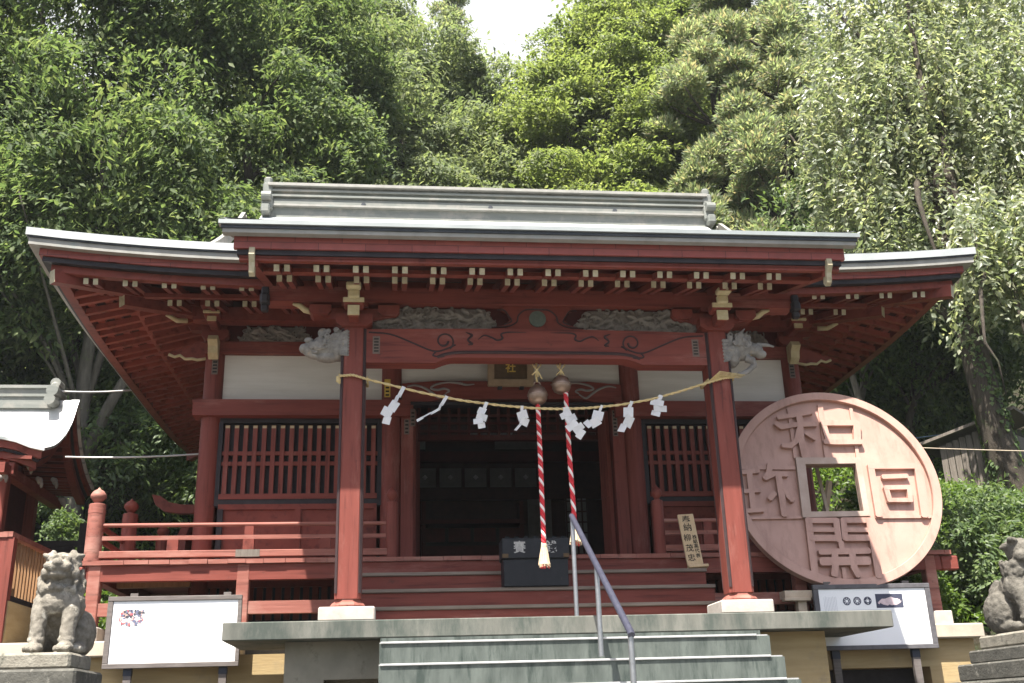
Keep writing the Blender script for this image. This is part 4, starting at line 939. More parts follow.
for i in range(95):
    x = rnd.uniform(-3.965, -3.75); z = rnd.uniform(.10, .235); k = rnd.choice((0, 1, 2, 3, 3, 4)) if z > .17 else rnd.choice((1, 2, 4, 2))
    if k == 0 and x > -3.9: k = 3
    w_, h_ = rnd.uniform(.006, .019), rnd.uniform(.006, .02); n_ = 7
    poly = [(x+w_*math.cos(2*math.pi*j/n_), z+h_*math.sin(2*math.pi*j/n_)) for j in range(n_)]
    mb.prism(poly, 'y', Y-.0035-.00004*i, Y-.0031, k)
mb.build('printed_scene', pats, po)

sg = thing('signboard', 'white signboard in dark frame with three small coin pictures, below the giant coin', 'sign', (3.5, .85, -2.4))
Y = .905
q = MB().box(2.94, 4.09, Y, Y+.02, -.235, .325); pnl = q.build('panel', 'sign_white', sg)
f = MB(); f.cbox(2.885, 4.145, Y-.015, Y+.03, .326, .372, .004); f.cbox(2.885, 4.145, Y-.015, Y+.03, -.28, -.236, .004); f.cbox(2.885, 2.939, Y-.012, Y+.03, -.235, .325, .003); f.cbox(4.091, 4.145, Y-.012, Y+.03, -.235, .325, .003)
f.build('frame', 'sign_dark', sg)
for x in (3.06, 3.91):
    lg = MB().box(x-.038, x+.038, Y+.032, Y+.075, -2.4, .405).build('post', 'sign_frame', sg)
    MB().box(x-.041, x+.041, Y+.028, Y+.078, -.36, -.282).build('post_sleeve', 'tarnish', lg)
for i, x in enumerate((3.233, 3.345, 3.457)):
    mb = MB(); holed_disc(mb, .042, 0, .002, [(-.014, .014), (.014, .014), (.014, -.014), (-.014, -.014)], 24)
    mb.xf(Matrix.Translation((x, Y, .203)) @ Matrix.Rotation(R(90), 4, 'X')); cp = mb.build('coin_picture', ['navy', 'navy', 'navy'][i], pnl)
    mb = MB()
    for a in range(8):
        if a % 2 == 0 or i < 2:
            t = a*math.pi/4; mb.blob((x+.027*math.cos(t), Y-.0025, .203+.027*math.sin(t)), (.007, .0008, .006), u=8, v=5)
    mb.build('coin_relief', 'grey_print', cp)
mp = MB().box(3.545, 3.838, Y-.002, Y-.0002, .13, .27).build('map_panel', 'navy', pnl)
rnd = random.Random(2); pts = []
for i in range(30):
    t = 2*math.pi*i/30; pts.append((3.70+.12*math.cos(t)*rnd.uniform(.85, 1.02), .195+.042*math.sin(t)*rnd.uniform(.7, 1.1)))
pts[14] = (3.57, .19); pts[15] = (3.562, .18); pts[16] = (3.575, .165)
MB().prism(pts, 'y', Y-.0035, Y-.0022).build('map_shape', 'pink_map', mp)
tx = MB(); rnd = random.Random(6)
for i in range(9): tx.box(2.99+i*.016, 2.994+i*.016, Y-.001, Y-.0002, .09+rnd.random()*.02, .26-rnd.random()*.02)
for i in range(4): tx.box(3.20, 3.72, Y-.001, Y-.0002, .083+i*.010, .086+i*.010)
for i in range(6): tx.box(3.87+i*.012, 3.873+i*.012, Y-.001, Y-.0002, .10, .26-rnd.random()*.05)
tx.build('fine_print', 'grey_print', pnl)

# ================================================================= HANDRAIL
hr = thing('handrail', 'steel stair handrail with slate blue sleeve in the middle of the steps', 'handrail', (.24, -.13, 0))
p0, p1 = Vector((.24, -.13, .905)), Vector((.24, -2.29, -.30))
for y, zb in ((-.13, 0.0), (-1.18, -.395), (-2.28, -1.17)):
    zt = p0.z + (p1.z-p0.z)*(y-p0.y)/(p1.y-p0.y)
    MB().tube([(.24, y, zb), (.24, y, zt)], .021, 14).build('post', 'steel', hr, smooth=40)
MB().tube([p0 + Vector((0, .03, .012)), p0, p1, p1 + Vector((0, -.02, -.02))], .026, 14).build('rail', 'blue_grip', hr, smooth=40)

# ================================================================= BELLS AND ROPES
def bell(x, y, z, r_, ztop):
    t = thing('shrine_bell', '', 'bell', (x, y, z))
    pr = [(.02, r_*1.12), (r_*.30, r_*1.08), (r_*.42, r_*.98), (r_*.74, r_*.74), (r_*.95, r_*.36), (r_, r_*.10), (r_*1.06, r_*.08), (r_*1.06, -.0), (r_*.99, -.02*r_), (r_*.98, -r_*.3), (r_*.80, -r_*.68), (r_*.5, -r_*.88), (.02, -r_*.96)]
    MB().lathe(pr, (x, y, z), 24).build('bell_body', 'bell', t, smooth=40)
    MB().tube([(x-.03, y, z+r_*1.08), (x-.028, y, z+r_*1.35), (x, y, z+r_*1.5), (x+.028, y, z+r_*1.35), (x+.03, y, z+r_*1.08)], .009, 6).build('bell_loop', 'bell', t, smooth=True)
    h = MB().tube([(x, y, z+r_*1.4), (x-.01, y-.01, z+r_*1.4+.5*(ztop-z-r_*1.4)), (x, y, ztop)], .012, 6); h.build('hanger', 'straw', t, smooth=True)
    k = MB()
    for i in range(7): k.tube([(x+math.cos(i)*.045, y-.02+math.sin(i*2)*.02, ztop-.02-.02*(i % 3)), (x, y-.03, ztop-.08), (x+math.cos(i*1.7+1)*.05, y-.02, ztop-.11-.02*(i % 4))], .007, 5)
    k.build('straw_tie', 'straw', t, smooth=True)
    return t
b1 = bell(-.012, .06, 2.135, .098, 2.47); b1['label'] = 'aged bronze bell hanging lower, above the straight striped rope left of the other bell'
b2 = bell(.228, .06, 2.245, .094, 2.47); b2['label'] = 'aged bronze bell hanging higher, right of the lower bell'
for b_ in (b1, b2): b_['group'] = 'bronze bells under the front beam'
def bellrope(pts, tassel_z, label):
    t = thing('bell_rope', label, 'rope', pts[-1], 'red and white bell ropes')
    P = [Vector(p) for p in pts]; mb = MB(); L_ = sum((P[i+1]-P[i]).length for i in range(len(P)-1)); n = int(L_*170)
    for s_ in range(3):
        q = []
        for i in range(n+1):
            f_ = i/n*(len(P)-1); a = min(int(f_), len(P)-2); c = P[a].lerp(P[a+1], f_-a)
            th = i/n*L_*2*math.pi/.118 + s_*math.pi*2/3
            q.append(c + Vector((math.cos(th), math.sin(th), 0))*.0115)
        mb.tube(q, .0135, 7, 1 if s_ == 0 else 0)
    mb.build('cord', ['rope_red', 'rope_white'], t, smooth=True)
    b = P[-1]; ts = MB(); rnd = random.Random(int(b.x*100))
    ts.lathe([(.012, .02), (.024, .012), (.028, -.01), (.026, -.03), (.034, -.08), (.045, b.z*0-.14), (.056, tassel_z-b.z+.01), (.03, tassel_z-b.z), (.01, tassel_z-b.z+.01)], b, 16)
    for i in range(46):
        a = rnd.uniform(0, 6.28); r1 = rnd.uniform(.03, .058)
        ts.tube([b+Vector((.022*math.cos(a), .022*math.sin(a), -.01)), b+Vector((.7*r1*math.cos(a), .7*r1*math.sin(a), -.09)), b+Vector((r1*math.cos(a), r1*math.sin(a), tassel_z-b.z-rnd.uniform(-.01, .022)))], .004, 4)
    ts.build('tassel', 'tassel', t)
    tp = MB()
    for i in range(14):
        a = rnd.uniform(0, 6.28); r1 = rnd.uniform(.03, .056); tp.tube([b+Vector((r1*math.cos(a), r1*math.sin(a), tassel_z-b.z+.005)), b+Vector((r1*math.cos(a), r1*math.sin(a), tassel_z-b.z-.025))], .004, 4)
    tp.build('tassel_tip', 'rope_red', t)
bellrope([(-.012, .06, 2.042), (-.008, .06, 1.4), (-.006, .06, .68)], .49, 'red and white striped bell rope hanging straight in front of the black offertory box')
bellrope([(.262, .06, 2.26), (.268, .055, 2.15), (.275, .05, 1.5), (.292, .04, .86)], .69, 'red and white striped bell rope ending behind the top of the steel handrail')
# short red strip above the lower bell
# ---- straw rope with paper streamers
sh = [(-1.93, -.135, 2.26), (-1.80, -.150, 2.268), (-1.66, -.145, 2.225), (-1.166, -.15, 2.098), (-.78, -.15, 2.02), (-.407, -.15, 1.972), (-.1, -.15, 1.945), (.168, -.15, 1.937), (.45, -.15, 1.948), (.755, -.15, 1.98), (1.08, -.15, 2.04), (1.36, -.15, 2.12), (1.66, -.145, 2.215), (1.82, -.150, 2.262), (1.93, -.135, 2.275)]
st = thing('sacred_rope', 'thin straw rope strung across the porch between the two front columns', 'rope', (0, -.15, 1.94))
def resample(P, n):
    P = [Vector(p) for p in P]; out = []
    for i in range(n+1):
        f_ = i/n*(len(P)-1); a = min(int(f_), len(P)-2); out.append(P[a].lerp(P[a+1], f_-a))
    for _ in range(3): out = [out[0]] + [(out[i-1]+out[i]*2+out[i+1])/4 for i in range(1, len(out)-1)] + [out[-1]]
    return out
c = resample(sh, 150); mb = MB()
for s_ in range(2):
    mb.tube([p + Vector((0, math.cos(i*1.3+s_*math.pi), math.sin(i*1.3+s_*math.pi)))*.0065 for i, p in enumerate(c)], .0085, 6)
mb.build('cord', 'straw', st, smooth=True)
kn = MB(); rnd = random.Random(1)
for sx in (-1, 1):
    for i in range(3): kn.tube([(sx*1.93, -.10, 2.262+.014*i), (sx*1.935, .0, 2.262+.014*i), (sx*1.925, .132, 2.26+.014*i), (sx*1.66, .132, 2.24+.012*i), (sx*1.665, -.13, 2.228+.012*i)], .009, 5)
for i in range(8): kn.tube([(1.66, -.14, 2.225), (1.76, -.15-.01*i, 2.25+.008*i), (1.90+.02*i % 3, -.14, 2.265+.01*(i % 4))], .005, 4)
for i in range(5): kn.tube([(-1.92, -.14, 2.26), (-1.95, -.15, 2.25-.012*i), (-1.915, -.15, 2.22-.01*i)], .008, 5)
kn.build('knot', 'straw', st, smooth=True)
def ropez(x):
    for a, b in zip(sh[1:], sh[2:]):
        if a[0] <= x <= b[0]: return a[2]+(b[2]-a[2])*(x-a[0])/(b[0]-a[0])
    return 2.0
def streamer(x, segs, label, seed):
    """zigzag paper streamer: segs = (dx, dz, width, twist) folds, each a thin sheet hinged on the last"""
    t = tag(MB().build('paper_streamer', 'paper'), None)
    bpy.data.objects.remove(t)
    mb = MB(); z = ropez(x)+.012; rnd = random.Random(seed); p = Vector((x, -.166, z)); y = -.166
    for i, (dx, dz, wd, tw) in enumerate(segs):
        d = Vector((dx, (-.012 if i % 2 else .010), dz)); e = p + d
        s_ = Vector((d.z, 0, -d.x)).normalized()*wd*.43; s_ = Matrix.Rotation(tw, 3, d.normalized()) @ s_
        n = d.cross(s_).normalized()*.0008
        mb.add([p-s_-n, p+s_-n, e+s_-n, e-s_-n, p-s_+n, p+s_+n, e+s_+n, e-s_+n], [(0, 3, 2, 1), (4, 5, 6, 7), (0, 1, 5, 4), (1, 2, 6, 5), (2, 3, 7, 6), (3, 0, 4, 7)])
        k = 1 if i % 2 == 0 else -1
        p = e + Vector((s_.x, 0, s_.z))*(.55*k) - d*.12 + Vector((0, -.004, 0))
    o = mb.build('paper_streamer', 'paper'); tag(o, label, 'paper streamer', 'white paper streamers on the straw rope'); return o
streamer(-1.317, [(-.05, -.10, .045, .2), (-.03, -.075, .07, .9), (-.055, -.085, .10, .2), (-.04, -.085, .115, -.2), (-.02, -.07, .09, .3)], 'white paper streamer nearest the left front column, broad folds hanging down', 1)
streamer(-.911, [(-.055, -.09, .04, .3), (-.02, -.06, .05, 1.0), (-.09, -.05, .03, .3), (-.09, -.055, .028, .8), (-.06, -.03, .03, .2)], 'thin white paper streamer blown sideways to the left, second from the left column', 2)
streamer(-.532, [(-.03, -.07, .04, .2), (-.03, -.06, .09, .3), (-.02, -.06, .12, -.2), (.0, -.055, .11, .3), (.01, -.05, .08, .1)], 'bunched white paper streamer third from the left column', 3)
streamer(-.198, [(.0, -.06, .035, .3), (.02, -.09, .12, .5), (-.03, -.07, .10, -.4), (-.06, -.07, .04, .8)], 'white paper streamer just left of the straight bell rope', 4)
streamer(.227, [(.0, -.05, .07, .2), (.02, -.06, .13, .4), (.03, -.06, .14, -.3), (.04, -.06, .14, .3), (.04, -.05, .13, .1), (.05, -.04, .11, .3)], 'longest white paper streamer crossing the right bell rope', 5)
streamer(.578, [(-.03, -.07, .03, .3), (-.03, -.09, .12, .2), (-.09, -.05, .10, -.2), (-.05, -.04, .09, .2)], 'white paper streamer just right of the right bell rope', 6)
streamer(.874, [(-.035, -.075, .04, .4), (-.01, -.10, .11, .3), (-.05, -.10, .12, -.5), (-.045, -.08, .09, .7)], 'white paper streamer hanging in front of the right door jamb', 7)
streamer(1.167, [(-.03, -.06, .05, .2), (-.02, -.06, .15, .3), (.0, -.06, .17, -.3), (-.02, -.05, .10, .2)], 'small bunched white paper streamer nearest the right front column', 8)

# ================================================================= PLAQUE, OFFERTORY BOX, VOTIVE BOARD
pq = thing('shrine_plaque', 'brown framed plaque with gold characters hung above the doorway', 'plaque', (-.035, 2.13, 2.90))
tilt = Matrix.Translation((-.035, 2.13, 2.90)) @ Matrix.Rotation(R(12), 4, 'X')
b = MB().box(-.20, .20, -.02, .02, .06, .50); b.xf(tilt); b.build('face', 'plaque', pq)
b = MB(); b.cbox(-.275, -.195, -.05, .035, .01, .56, .012); b.cbox(.195, .275, -.05, .035, .01, .56, .012); b.cbox(-.275, .275, -.052, .03, -.02, .075, .012); b.cbox(-.275, .275, -.052, .03, .485, .56, .012); b.xf(tilt); b.build('frame', 'plaque_frame', pq)
for ch, z in (('\u793e', .20), ('\u795e', .335)):
    b = text_mb(ch, .125, .008, bold=.0025); b.xf(tilt @ Matrix.Translation((0, -.024, z)) @ Matrix.Rotation(R(90), 4, 'X')); b.build('gold_character', 'gold', pq)
b = MB()
for x in (-.13, .13): b.cbox(x-.025, x+.025, -.06, .03, -.055, -.02, .005)
b.xf(tilt); b.build('bracket_foot', 'black_trim', pq)

ob = thing('offertory_box', 'black wooden offertory box with two pale characters on the front, on the wooden stair', 'offertory box', (0, .8, .375))
b = MB().cbox(-.325, .315, .665, .94, .375, .64, .006); b.build('lower_case', 'box_black', ob)
b = MB().cbox(-.34, .33, .645, .945, .642, .845, .008); bo = b.build('upper_case', 'box_black', ob)
b = MB()
for i in range(7): b.box(-.30+i*.094, -.262+i*.094, .66, .93, .846, .862)
b.build('slatted_top', 'box_black', ob)
for ch, x in (('\u8cfd', -.165), ('\u92ad', .145)):
    b = text_mb(ch, .125, .004, bold=.0018); b.xf(Matrix.Translation((x, .6445, .745)) @ Matrix.Rotation(R(90), 4, 'X')); b.build('character', 'grey_paint', bo)
b = MB()
for x in (-.32, .285): b.cbox(x-.018, x+.042, .641, .66, .65, .69, .003)
b.build('corner_fitting', 'plaque', bo)

vb = thing('votive_board', 'pale wooden board with black brush writing leaning at the right end of the stair', 'board', (1.67, .97, .566))
mt = Matrix.Translation((1.700, .985, .566)) @ Matrix.Rotation(R(-3), 4, 'Y') @ Matrix.Rotation(R(-13), 4, 'X')
b = MB().cbox(-.085, .085, -.012, .012, .03, .60, .004); b.xf(mt); bo = b.build('plank', 'board', vb)
b = MB().cbox(-.085, .125, -.05, .03, 0, .028, .004); b.xf(mt); b.build('foot', 'board', vb)
for ch, x, z, s_ in (('\u5949', -.005, .53, .095), ('\u7d0d', -.005, .445, .095), ('\u67f3', -.028, .33, .085), ('\u8302', -.028, .215, .085), ('\u5fe0', -.028, .11, .085), ('\u682a', .048, .335, .05), ('\u7d44', .046, .285, .05), ('\u9ad8', .046, .235, .05), ('\u4ee3', .046, .185, .05), ('\u8868', .046, .13, .05)):
    b = text_mb(ch, s_, .002, bold=.0006); b.xf(mt @ Matrix.Translation((x, -.0135, z)) @ Matrix.Rotation(R(90), 4, 'X')); b.build('character', 'ink', bo)

# ================================================================= GUARDIAN LIONS
def guardian(name, label, right):
    t = thing(name, label, 'statue')
    mb = MB(); B = mb.blob
    for s_ in (-1, 1):
        B((s_*.15, .17, .17), (.115, .19, .175), (R(-15), 0, 0)); B((s_*.175, .02, .045), (.06, .15, .045)); B((s_*.17, -.09, .04), (.065, .06, .04))
        mb.tube([(s_*.115, -.08, .40), (s_*.125, -.13, .30), (s_*.122, -.165, .18), (s_*.12, -.17, .06)], [.085, .075, .06, .062], 12)
        mb.tube([(s_*.12, -.165, .095), (s_*.12, -.168, .115)], [.072, .07], 12)
        B((s_*.12, -.205, .04), (.072, .09, .042))
        for i in range(4): B((s_*.12-.05+i*.033, -.285, .03), (.02, .03, .026))
        B((s_*.13, -.06, .36), (.085, .10, .12), (R(15), 0, 0))
    B((0, .17, .24), (.17, .20, .19)); B((0, .05, .34), (.165, .18, .17), (R(-35), 0, 0)); B((0, -.08, .42), (.175, .13, .15)); B((0, -.15, .385), (.14, .07, .10)); B((0, -.07, .53), (.14, .12, .10))
    # tail like a flame
    mb.tube([(0, .30, .12), (.0, .36, .25), (0, .34, .38), (0, .30, .46)], [.07, .09, .07, .02], 10)
    hd = MB(); Hh = hd.blob; rnd0 = random.Random(31)
    Hh((0, 0, 0), (.125, .13, .105)); Hh((0, -.12, -.035), (.095, .085, .055)); Hh((0, -.19, -.005), (.045, .03, .03)); Hh((0, -.105, -.095 if right else -.088), (.08, .08, .03)); 
    for s_ in (-1, 1):
        Hh((s_*.055, -.105, .042), (.05, .04, .026), (0, s_*.35, 0)); Hh((s_*.055, -.125, .012), (.024, .02, .02)); Hh((s_*.075, -.15, -.03), (.04, .045, .032))
        Hh((s_*.115, .02, .075), (.035, .05, .028), (0, s_*-.5, 0)); Hh((s_*.145, .03, .085), (.03, .035, .018), (0, s_*-.6, 0)); Hh((s_*.11, -.02, -.06), (.05, .07, .05))
    if not right:
        for i in range(46):
            a = rnd0.uniform(-2.3, 2.3); z_ = rnd0.uniform(-.06, .11); q_ = .125*math.sqrt(max(.1, 1-(z_/.14)**2)); Hh((q_*math.sin(a)*1.08, .03+q_*.9*math.cos(a)*(1 if abs(a) < 1.6 else .6), z_), (.026, .026, .026), u=8, v=6)
    else: Hh((-.09, .09, .05), (.03, .07, .025), (R(-10), 0, 0)); Hh((.09, .09, .05), (.03, .07, .025), (R(-10), 0, 0)); Hh((0, .05, .04), (.10, .09, .06))
    ang = R(4) if not right else R(40)
    hd.xf(Matrix.Translation((-.03 if right else 0, -.11, .655)) @ Matrix.Rotation(ang, 4, 'Z') @ Matrix.Rotation(R(-4), 4, 'X'))
    mb.add(hd.v, hd.f)
    rnd = random.Random(12 if right else 7)
    for i in range(90):         # mane curls round the neck and shoulders
        a = rnd.uniform(-2.6, 2.6); z = rnd.uniform(.46, .62) if not right else rnd.uniform(.46, .56)
        r_ = .165 if z < .56 else .15
        if abs(a) < .7 and z > .50 and not right: continue
        rr = rnd.uniform(.018, .032); B((r_*1.05*math.sin(a), -.06-r_*.9*math.cos(a), z), (rr, rr, rr*1.2), u=8, v=6)
    mb.xf(Matrix.Diagonal((.90 if not right else .84, 1, 1 if not right else 1.02, 1)))
    o = sculpt(mb, 'lion_body', 'stone' if not right else 'stone_shaded', t, voxel=.010, smooth_it=1, seed_disp=.014)
    return t
g1 = guardian('guardian_lion', 'pale lichened stone guardian lion facing forward with curly mane, left of the steps', False); g1['group'] = 'stone guardian lions'
place(g1, (-3.955, -1.02, -.285), R(2))
g2 = guardian('guardian_lion', 'stone guardian lion turned to the right with swept-back ears, beside the giant coin', True); g2['group'] = 'stone guardian lions'
place(g2, (3.97, -1.0, -.268), R(4))
p = thing('stone_pedestal', 'stepped stone pedestal under the left guardian lion', 'pedestal', (-3.98, -1, -2.4), 'lion pedestals')
MB().cbox(-4.36, -3.73, -1.42, -.85, -.405, -.288, .018).build('top_slab', 'stone_pale', p)
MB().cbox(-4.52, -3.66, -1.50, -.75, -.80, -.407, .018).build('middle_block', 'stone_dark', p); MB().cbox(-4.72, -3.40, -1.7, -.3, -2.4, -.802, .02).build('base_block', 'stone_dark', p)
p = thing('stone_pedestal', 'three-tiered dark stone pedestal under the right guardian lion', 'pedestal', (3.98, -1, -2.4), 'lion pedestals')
MB().cbox(3.76, 4.56, -1.40, -.55, -.385, -.27, .018).build('top_slab', 'stone_pale', p); MB().cbox(3.70, 4.66, -1.45, -.45, -.50, -.387, .014).build('middle_block', 'stone_dark', p)
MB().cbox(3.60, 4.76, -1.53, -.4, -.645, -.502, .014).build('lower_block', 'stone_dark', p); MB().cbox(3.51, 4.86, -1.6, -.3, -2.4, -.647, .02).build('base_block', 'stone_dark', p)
# ================================================================= SMALL SHRINE ON THE LEFT
S = thing('small_shrine', 'small red subsidiary shrine with curved pale copper roof at the left edge', 'shrine', (-7.2, 3.9, 0))
SX1, SX0 = -5.50, -9.4; SRY = 3.95
SPR = [(0, 3.24), (.08, 3.08), (.16, 2.93), (.27, 2.80), (.40, 2.69), (.64, 2.555), (.90, 2.475), (1.25, 2.425)]
def sz(d):
    for (a, za), (b, zb) in zip(SPR, SPR[1:]):
        if d <= b: return za+(zb-za)*(d-a)/(b-a)
    return SPR[-1][1]
def sroof(u, v):
    x = SX0 + (SX1-SX0)*u; d = v*2-1          # v 0 front .. 1 back
    a = abs(d)**1.6*1.22
    e = smoothstep(-5.95, SX1, x)
    y = SRY + (a if d > 0 else -a)*(1 - .10*e*(a/1.22))
    return (x, y, sz(a) - .11*e*(a/1.22)**1.5)
m_ = MB(); m_.grid(sroof, 36, 36); m_.build('roof', 'copper_roof', S, smooth=True)
def lay(name, mat, dz0, dz1, ins):
    mb = MB(); P = []
    n = 26
    for i in range(n+1):
        x, y, z = sroof(i/n, 0); P.append((x-(ins if i == n else 0), y+ins, z))
    for i in range(1, 21):
        x, y, z = sroof(1, i/20); P.append((x-ins, y+(ins if i == 0 else 0), z))
    vs = []
    for k, p in enumerate(P):
        ix, iy = (0, .10) if k < n else (-.10, 0)
        if k == n: ix, iy = -.1, .1
        vs += [(p[0], p[1], p[2]+dz0), (p[0]+ix, p[1]+iy, p[2]+dz0), (p[0]+ix, p[1]+iy, p[2]+dz1), (p[0], p[1], p[2]+dz1)]
    mb.add(vs, [(i*4+j, i*4+(j+1) % 4, (i+1)*4+(j+1) % 4, (i+1)*4+j) for i in range(len(P)-1) for j in range(4)])
    return mb.build(name, mat, S, smooth=30)
lay('roof_edge', 'copper_roof', -.03, .004, -.006); lay('red_fascia', 'red', -.115, -.031, .03); lay('shadow_board', 'black_trim', -.15, -.116, .07); lay('barge_board', 'red', -.235, -.151, .10)
sf = MB(); sf.grid(lambda u, v: tuple(Vector(sroof(u*.96, .06+.88*v)) + Vector((-.05, 0, -.19))), 24, 14); sf.build('soffit_board', 'dark_red', S)
rf = MB()
for i in range(30):
    y = SRY-1.1+i*.075
    rf.bar((-5.62, y, sz(abs(y-SRY))-.24), (-6.5, y, sz(abs(y-SRY))-.20), .03, .04)
rf.build('rafters', 'red', S)
r_ = MB(); r_.box(SX0, -5.80, SRY-.12, SRY+.12, 3.10, 3.36); r_.box(SX0, -5.78, SRY-.15, SRY+.15, 3.36, 3.40); r_.box(SX0, -5.80, SRY-.14, SRY+.14, 3.25, 3.275); r_.build('ridge', 'ridge', S)
o = MB(); o.cbox(-5.84, -5.74, SRY-.13, SRY+.13, 3.12, 3.46, .03); o.tube([(-5.79, SRY-.20, 3.32), (-5.79, SRY+.2, 3.32)], .075, 12); o.tube([(-5.79, SRY-.26, 3.18), (-5.79, SRY+.26, 3.18)], .07, 12); o.tube([(-5.79, SRY-.1, 3.45), (-5.79, SRY+.1, 3.45)], .065, 12); o.build('ridge_end_ornament', 'ridge', S, smooth=40)
b = MB(); b.box(-8.6, -6.25, 3.2, 4.7, .1, 2.45); b.build('body', 'dark_red', S)
for x, y in ((-6.2, 3.15), (-6.2, 4.75), (-5.95, 2.95)): MB().cbox(x-.07, x+.07, y-.07, y+.07, -.05, 2.2, .01).build('post', 'red_v', S)
MB().box(-8.8, -5.82, 2.88, 3.02, 2.02, 2.16).build('beam', 'red_h', S); MB().box(-5.98, -5.86, 2.7, 4.9, 2.0, 2.12).build('beam', 'red_h', S)
for (x, y, z) in ((-5.72, 3.1, 2.16), (-5.68, 3.4, 2.05), (-5.66, 3.9, 2.15), (-5.66, 4.3, 1.98), (-5.9, 2.85, 2.0)):
    n = MB(); n.blob((x, y, z), (.035, .04, .05)); n.blob((x+.03, y-.02, z-.05), (.022, .025, .05)); n.blob((x-.03, y, z+.03), (.03, .03, .03))
    sculpt(n, 'nose_carving', 'carving_pale', S, voxel=.012, smooth_it=1)
n = MB(); n.blob((-5.98, 2.6, 1.95), (.10, .06, .08)); n.blob((-5.88, 2.58, 1.9), (.06, .05, .05)); sculpt(n, 'beast_carving', 'carving_pale', S, voxel=.012, smooth_it=1)
dg_ = MB(); dg_.box(-5.95, -5.55, 4.6, 4.68, .9, 1.45); dg_.box(-5.5, -5.4, 4.6, 4.7, .8, 1.75); dg_.box(-6.0, -5.3, 4.58, 4.7, 1.45, 1.52); dg_.build('door_frame', 'black_trim', S)
# fenced platform in front of it
fz = thing('lattice_fence', 'tan wooden lattice enclosure with sloping red top rail at the left edge', 'fence', (-5.3, 1.6, .3))
f = MB(); x = -5.11
for i in range(16):
    y = 1.08+i*.095; f.box(x-.02, x+.02, y-.012, y+.012, .42, .95)
f.build('slats', 'wood_tan', fz)
f = MB(); f.bar((-5.11, .95, .985), (-5.11, 2.65, 1.0), .09, .05); f.bar((-5.11, .99, .98), (-6.6, .99, .985), .09, .05); f.build('top_rail', 'red_worn_lit', fz)
MB().box(-5.19, -5.05, .96, 1.06, -.03, .955).build('corner_post', 'red_v', fz); MB().box(-5.17, -5.06, 2.5, 2.6, .35, .96).build('corner_post', 'red_v', fz)
MB().box(-5.15, -5.07, 1.061, 2.5, .36, .42).build('bottom_rail', 'black_trim', fz)
MB().box(-6.6, -5.19, .99, 1.02, .36, .95).build('board_face', 'red_v', fz)
MB().box(-6.6, -5.04, 1.0, 2.7, -.03, .358).build('platform', 'concrete_tan', fz)

# ================================================================= SHED ON THE RIGHT SLOPE
D = thing('plank_shed', 'small weathered plank shed with slanting roof on the right slope behind the tree', 'shed', (8.2, 6.3, 2.2))
b = MB(); rnd = random.Random(5)
for i in range(8):
    t0 = i/8; x0, y0 = 7.72+.66*t0, 6.6-.55*t0
    b.bar((x0+.04, y0-.035, 2.50), (x0+.04, y0-.035, 3.28+.22*t0+rnd.uniform(-.02, .02)), .095, .03, up=(.55, .66, 0))
b.build('plank_wall', 'wood_grey', D)
b = MB(); b.bar((8.42, 6.03, 2.45), (8.42, 6.03, 3.5), .12, .12); b.bar((8.48, 6.05, 2.9), (9.6, 6.9, 2.9), .03, 1.1); b.build('corner_wall', 'wood_grey', D)
b = MB(); b.bar((7.62, 6.62, 2.42), (8.45, 5.97, 2.5), .10, .14); b.bar((8.45, 5.97, 2.5), (9.6, 6.9, 2.5), .1, .14); b.build('foundation', 'concrete_grey', D)
b = MB(); v = [(7.28, 6.75, 3.27), (8.55, 5.62, 3.66), (9.75, 6.9, 3.80), (8.5, 8.0, 3.42)]
b.add(v + [(p[0], p[1], p[2]+.05) for p in v], [(3, 2, 1, 0), (4, 5, 6, 7), (0, 1, 5, 4), (1, 2, 6, 5), (2, 3, 7, 6), (3, 0, 4, 7)]); b.build('roof', 'wood_grey', D)

# ---- cables
def cable(name, pts, r_, mat, label):
    P = [Vector(p) for p in pts]; q = []
    for i in range(21):
        t = i/20; p = P[0].lerp(P[1], t); p.z -= pts[2]*4*t*(1-t); q.append(p)
    return tag(MB().tube(q, r_, 6).build(name, mat, smooth=True), label, 'cable')
def cable2(a, b, sag, r_, mat, label): return cable('cable', (a, b, sag), r_, mat, label)
def _c(a, b, sag, r_, mat, label):
    a = Vector(a); b = Vector(b); q = []
    for i in range(21):
        t = i/20; p = a.lerp(b, t); p.z -= sag*4*t*(1-t); q.append(p)
    return tag(MB().tube(q, r_, 6).build('cable', mat, smooth=True), label, 'cable')
_c((-5.75, 3.95, 3.36), (-4.95, 5.2, 3.80), .03, .014, 'cable_white', 'white cable from the small shrine ridge up to the hall eave')
_c((-5.45, 3.5, 2.372), (-3.62, 3.9, 2.53), .03, .012, 'cable_white', 'white cable running level from the small shrine eave to the hall side')
_c((4.9, 3.9, 2.62), (9.4, 4.3, 2.60), .02, .007, 'wood_pale', 'thin pale rope stretched level behind the coin towards the big tree trunk')
_c((6.5, 8.6, 3.75), (10.5, 8.2, 4.15), .02, .012, 'cable_blue', 'thin blue rope stretched above the plank shed roof')
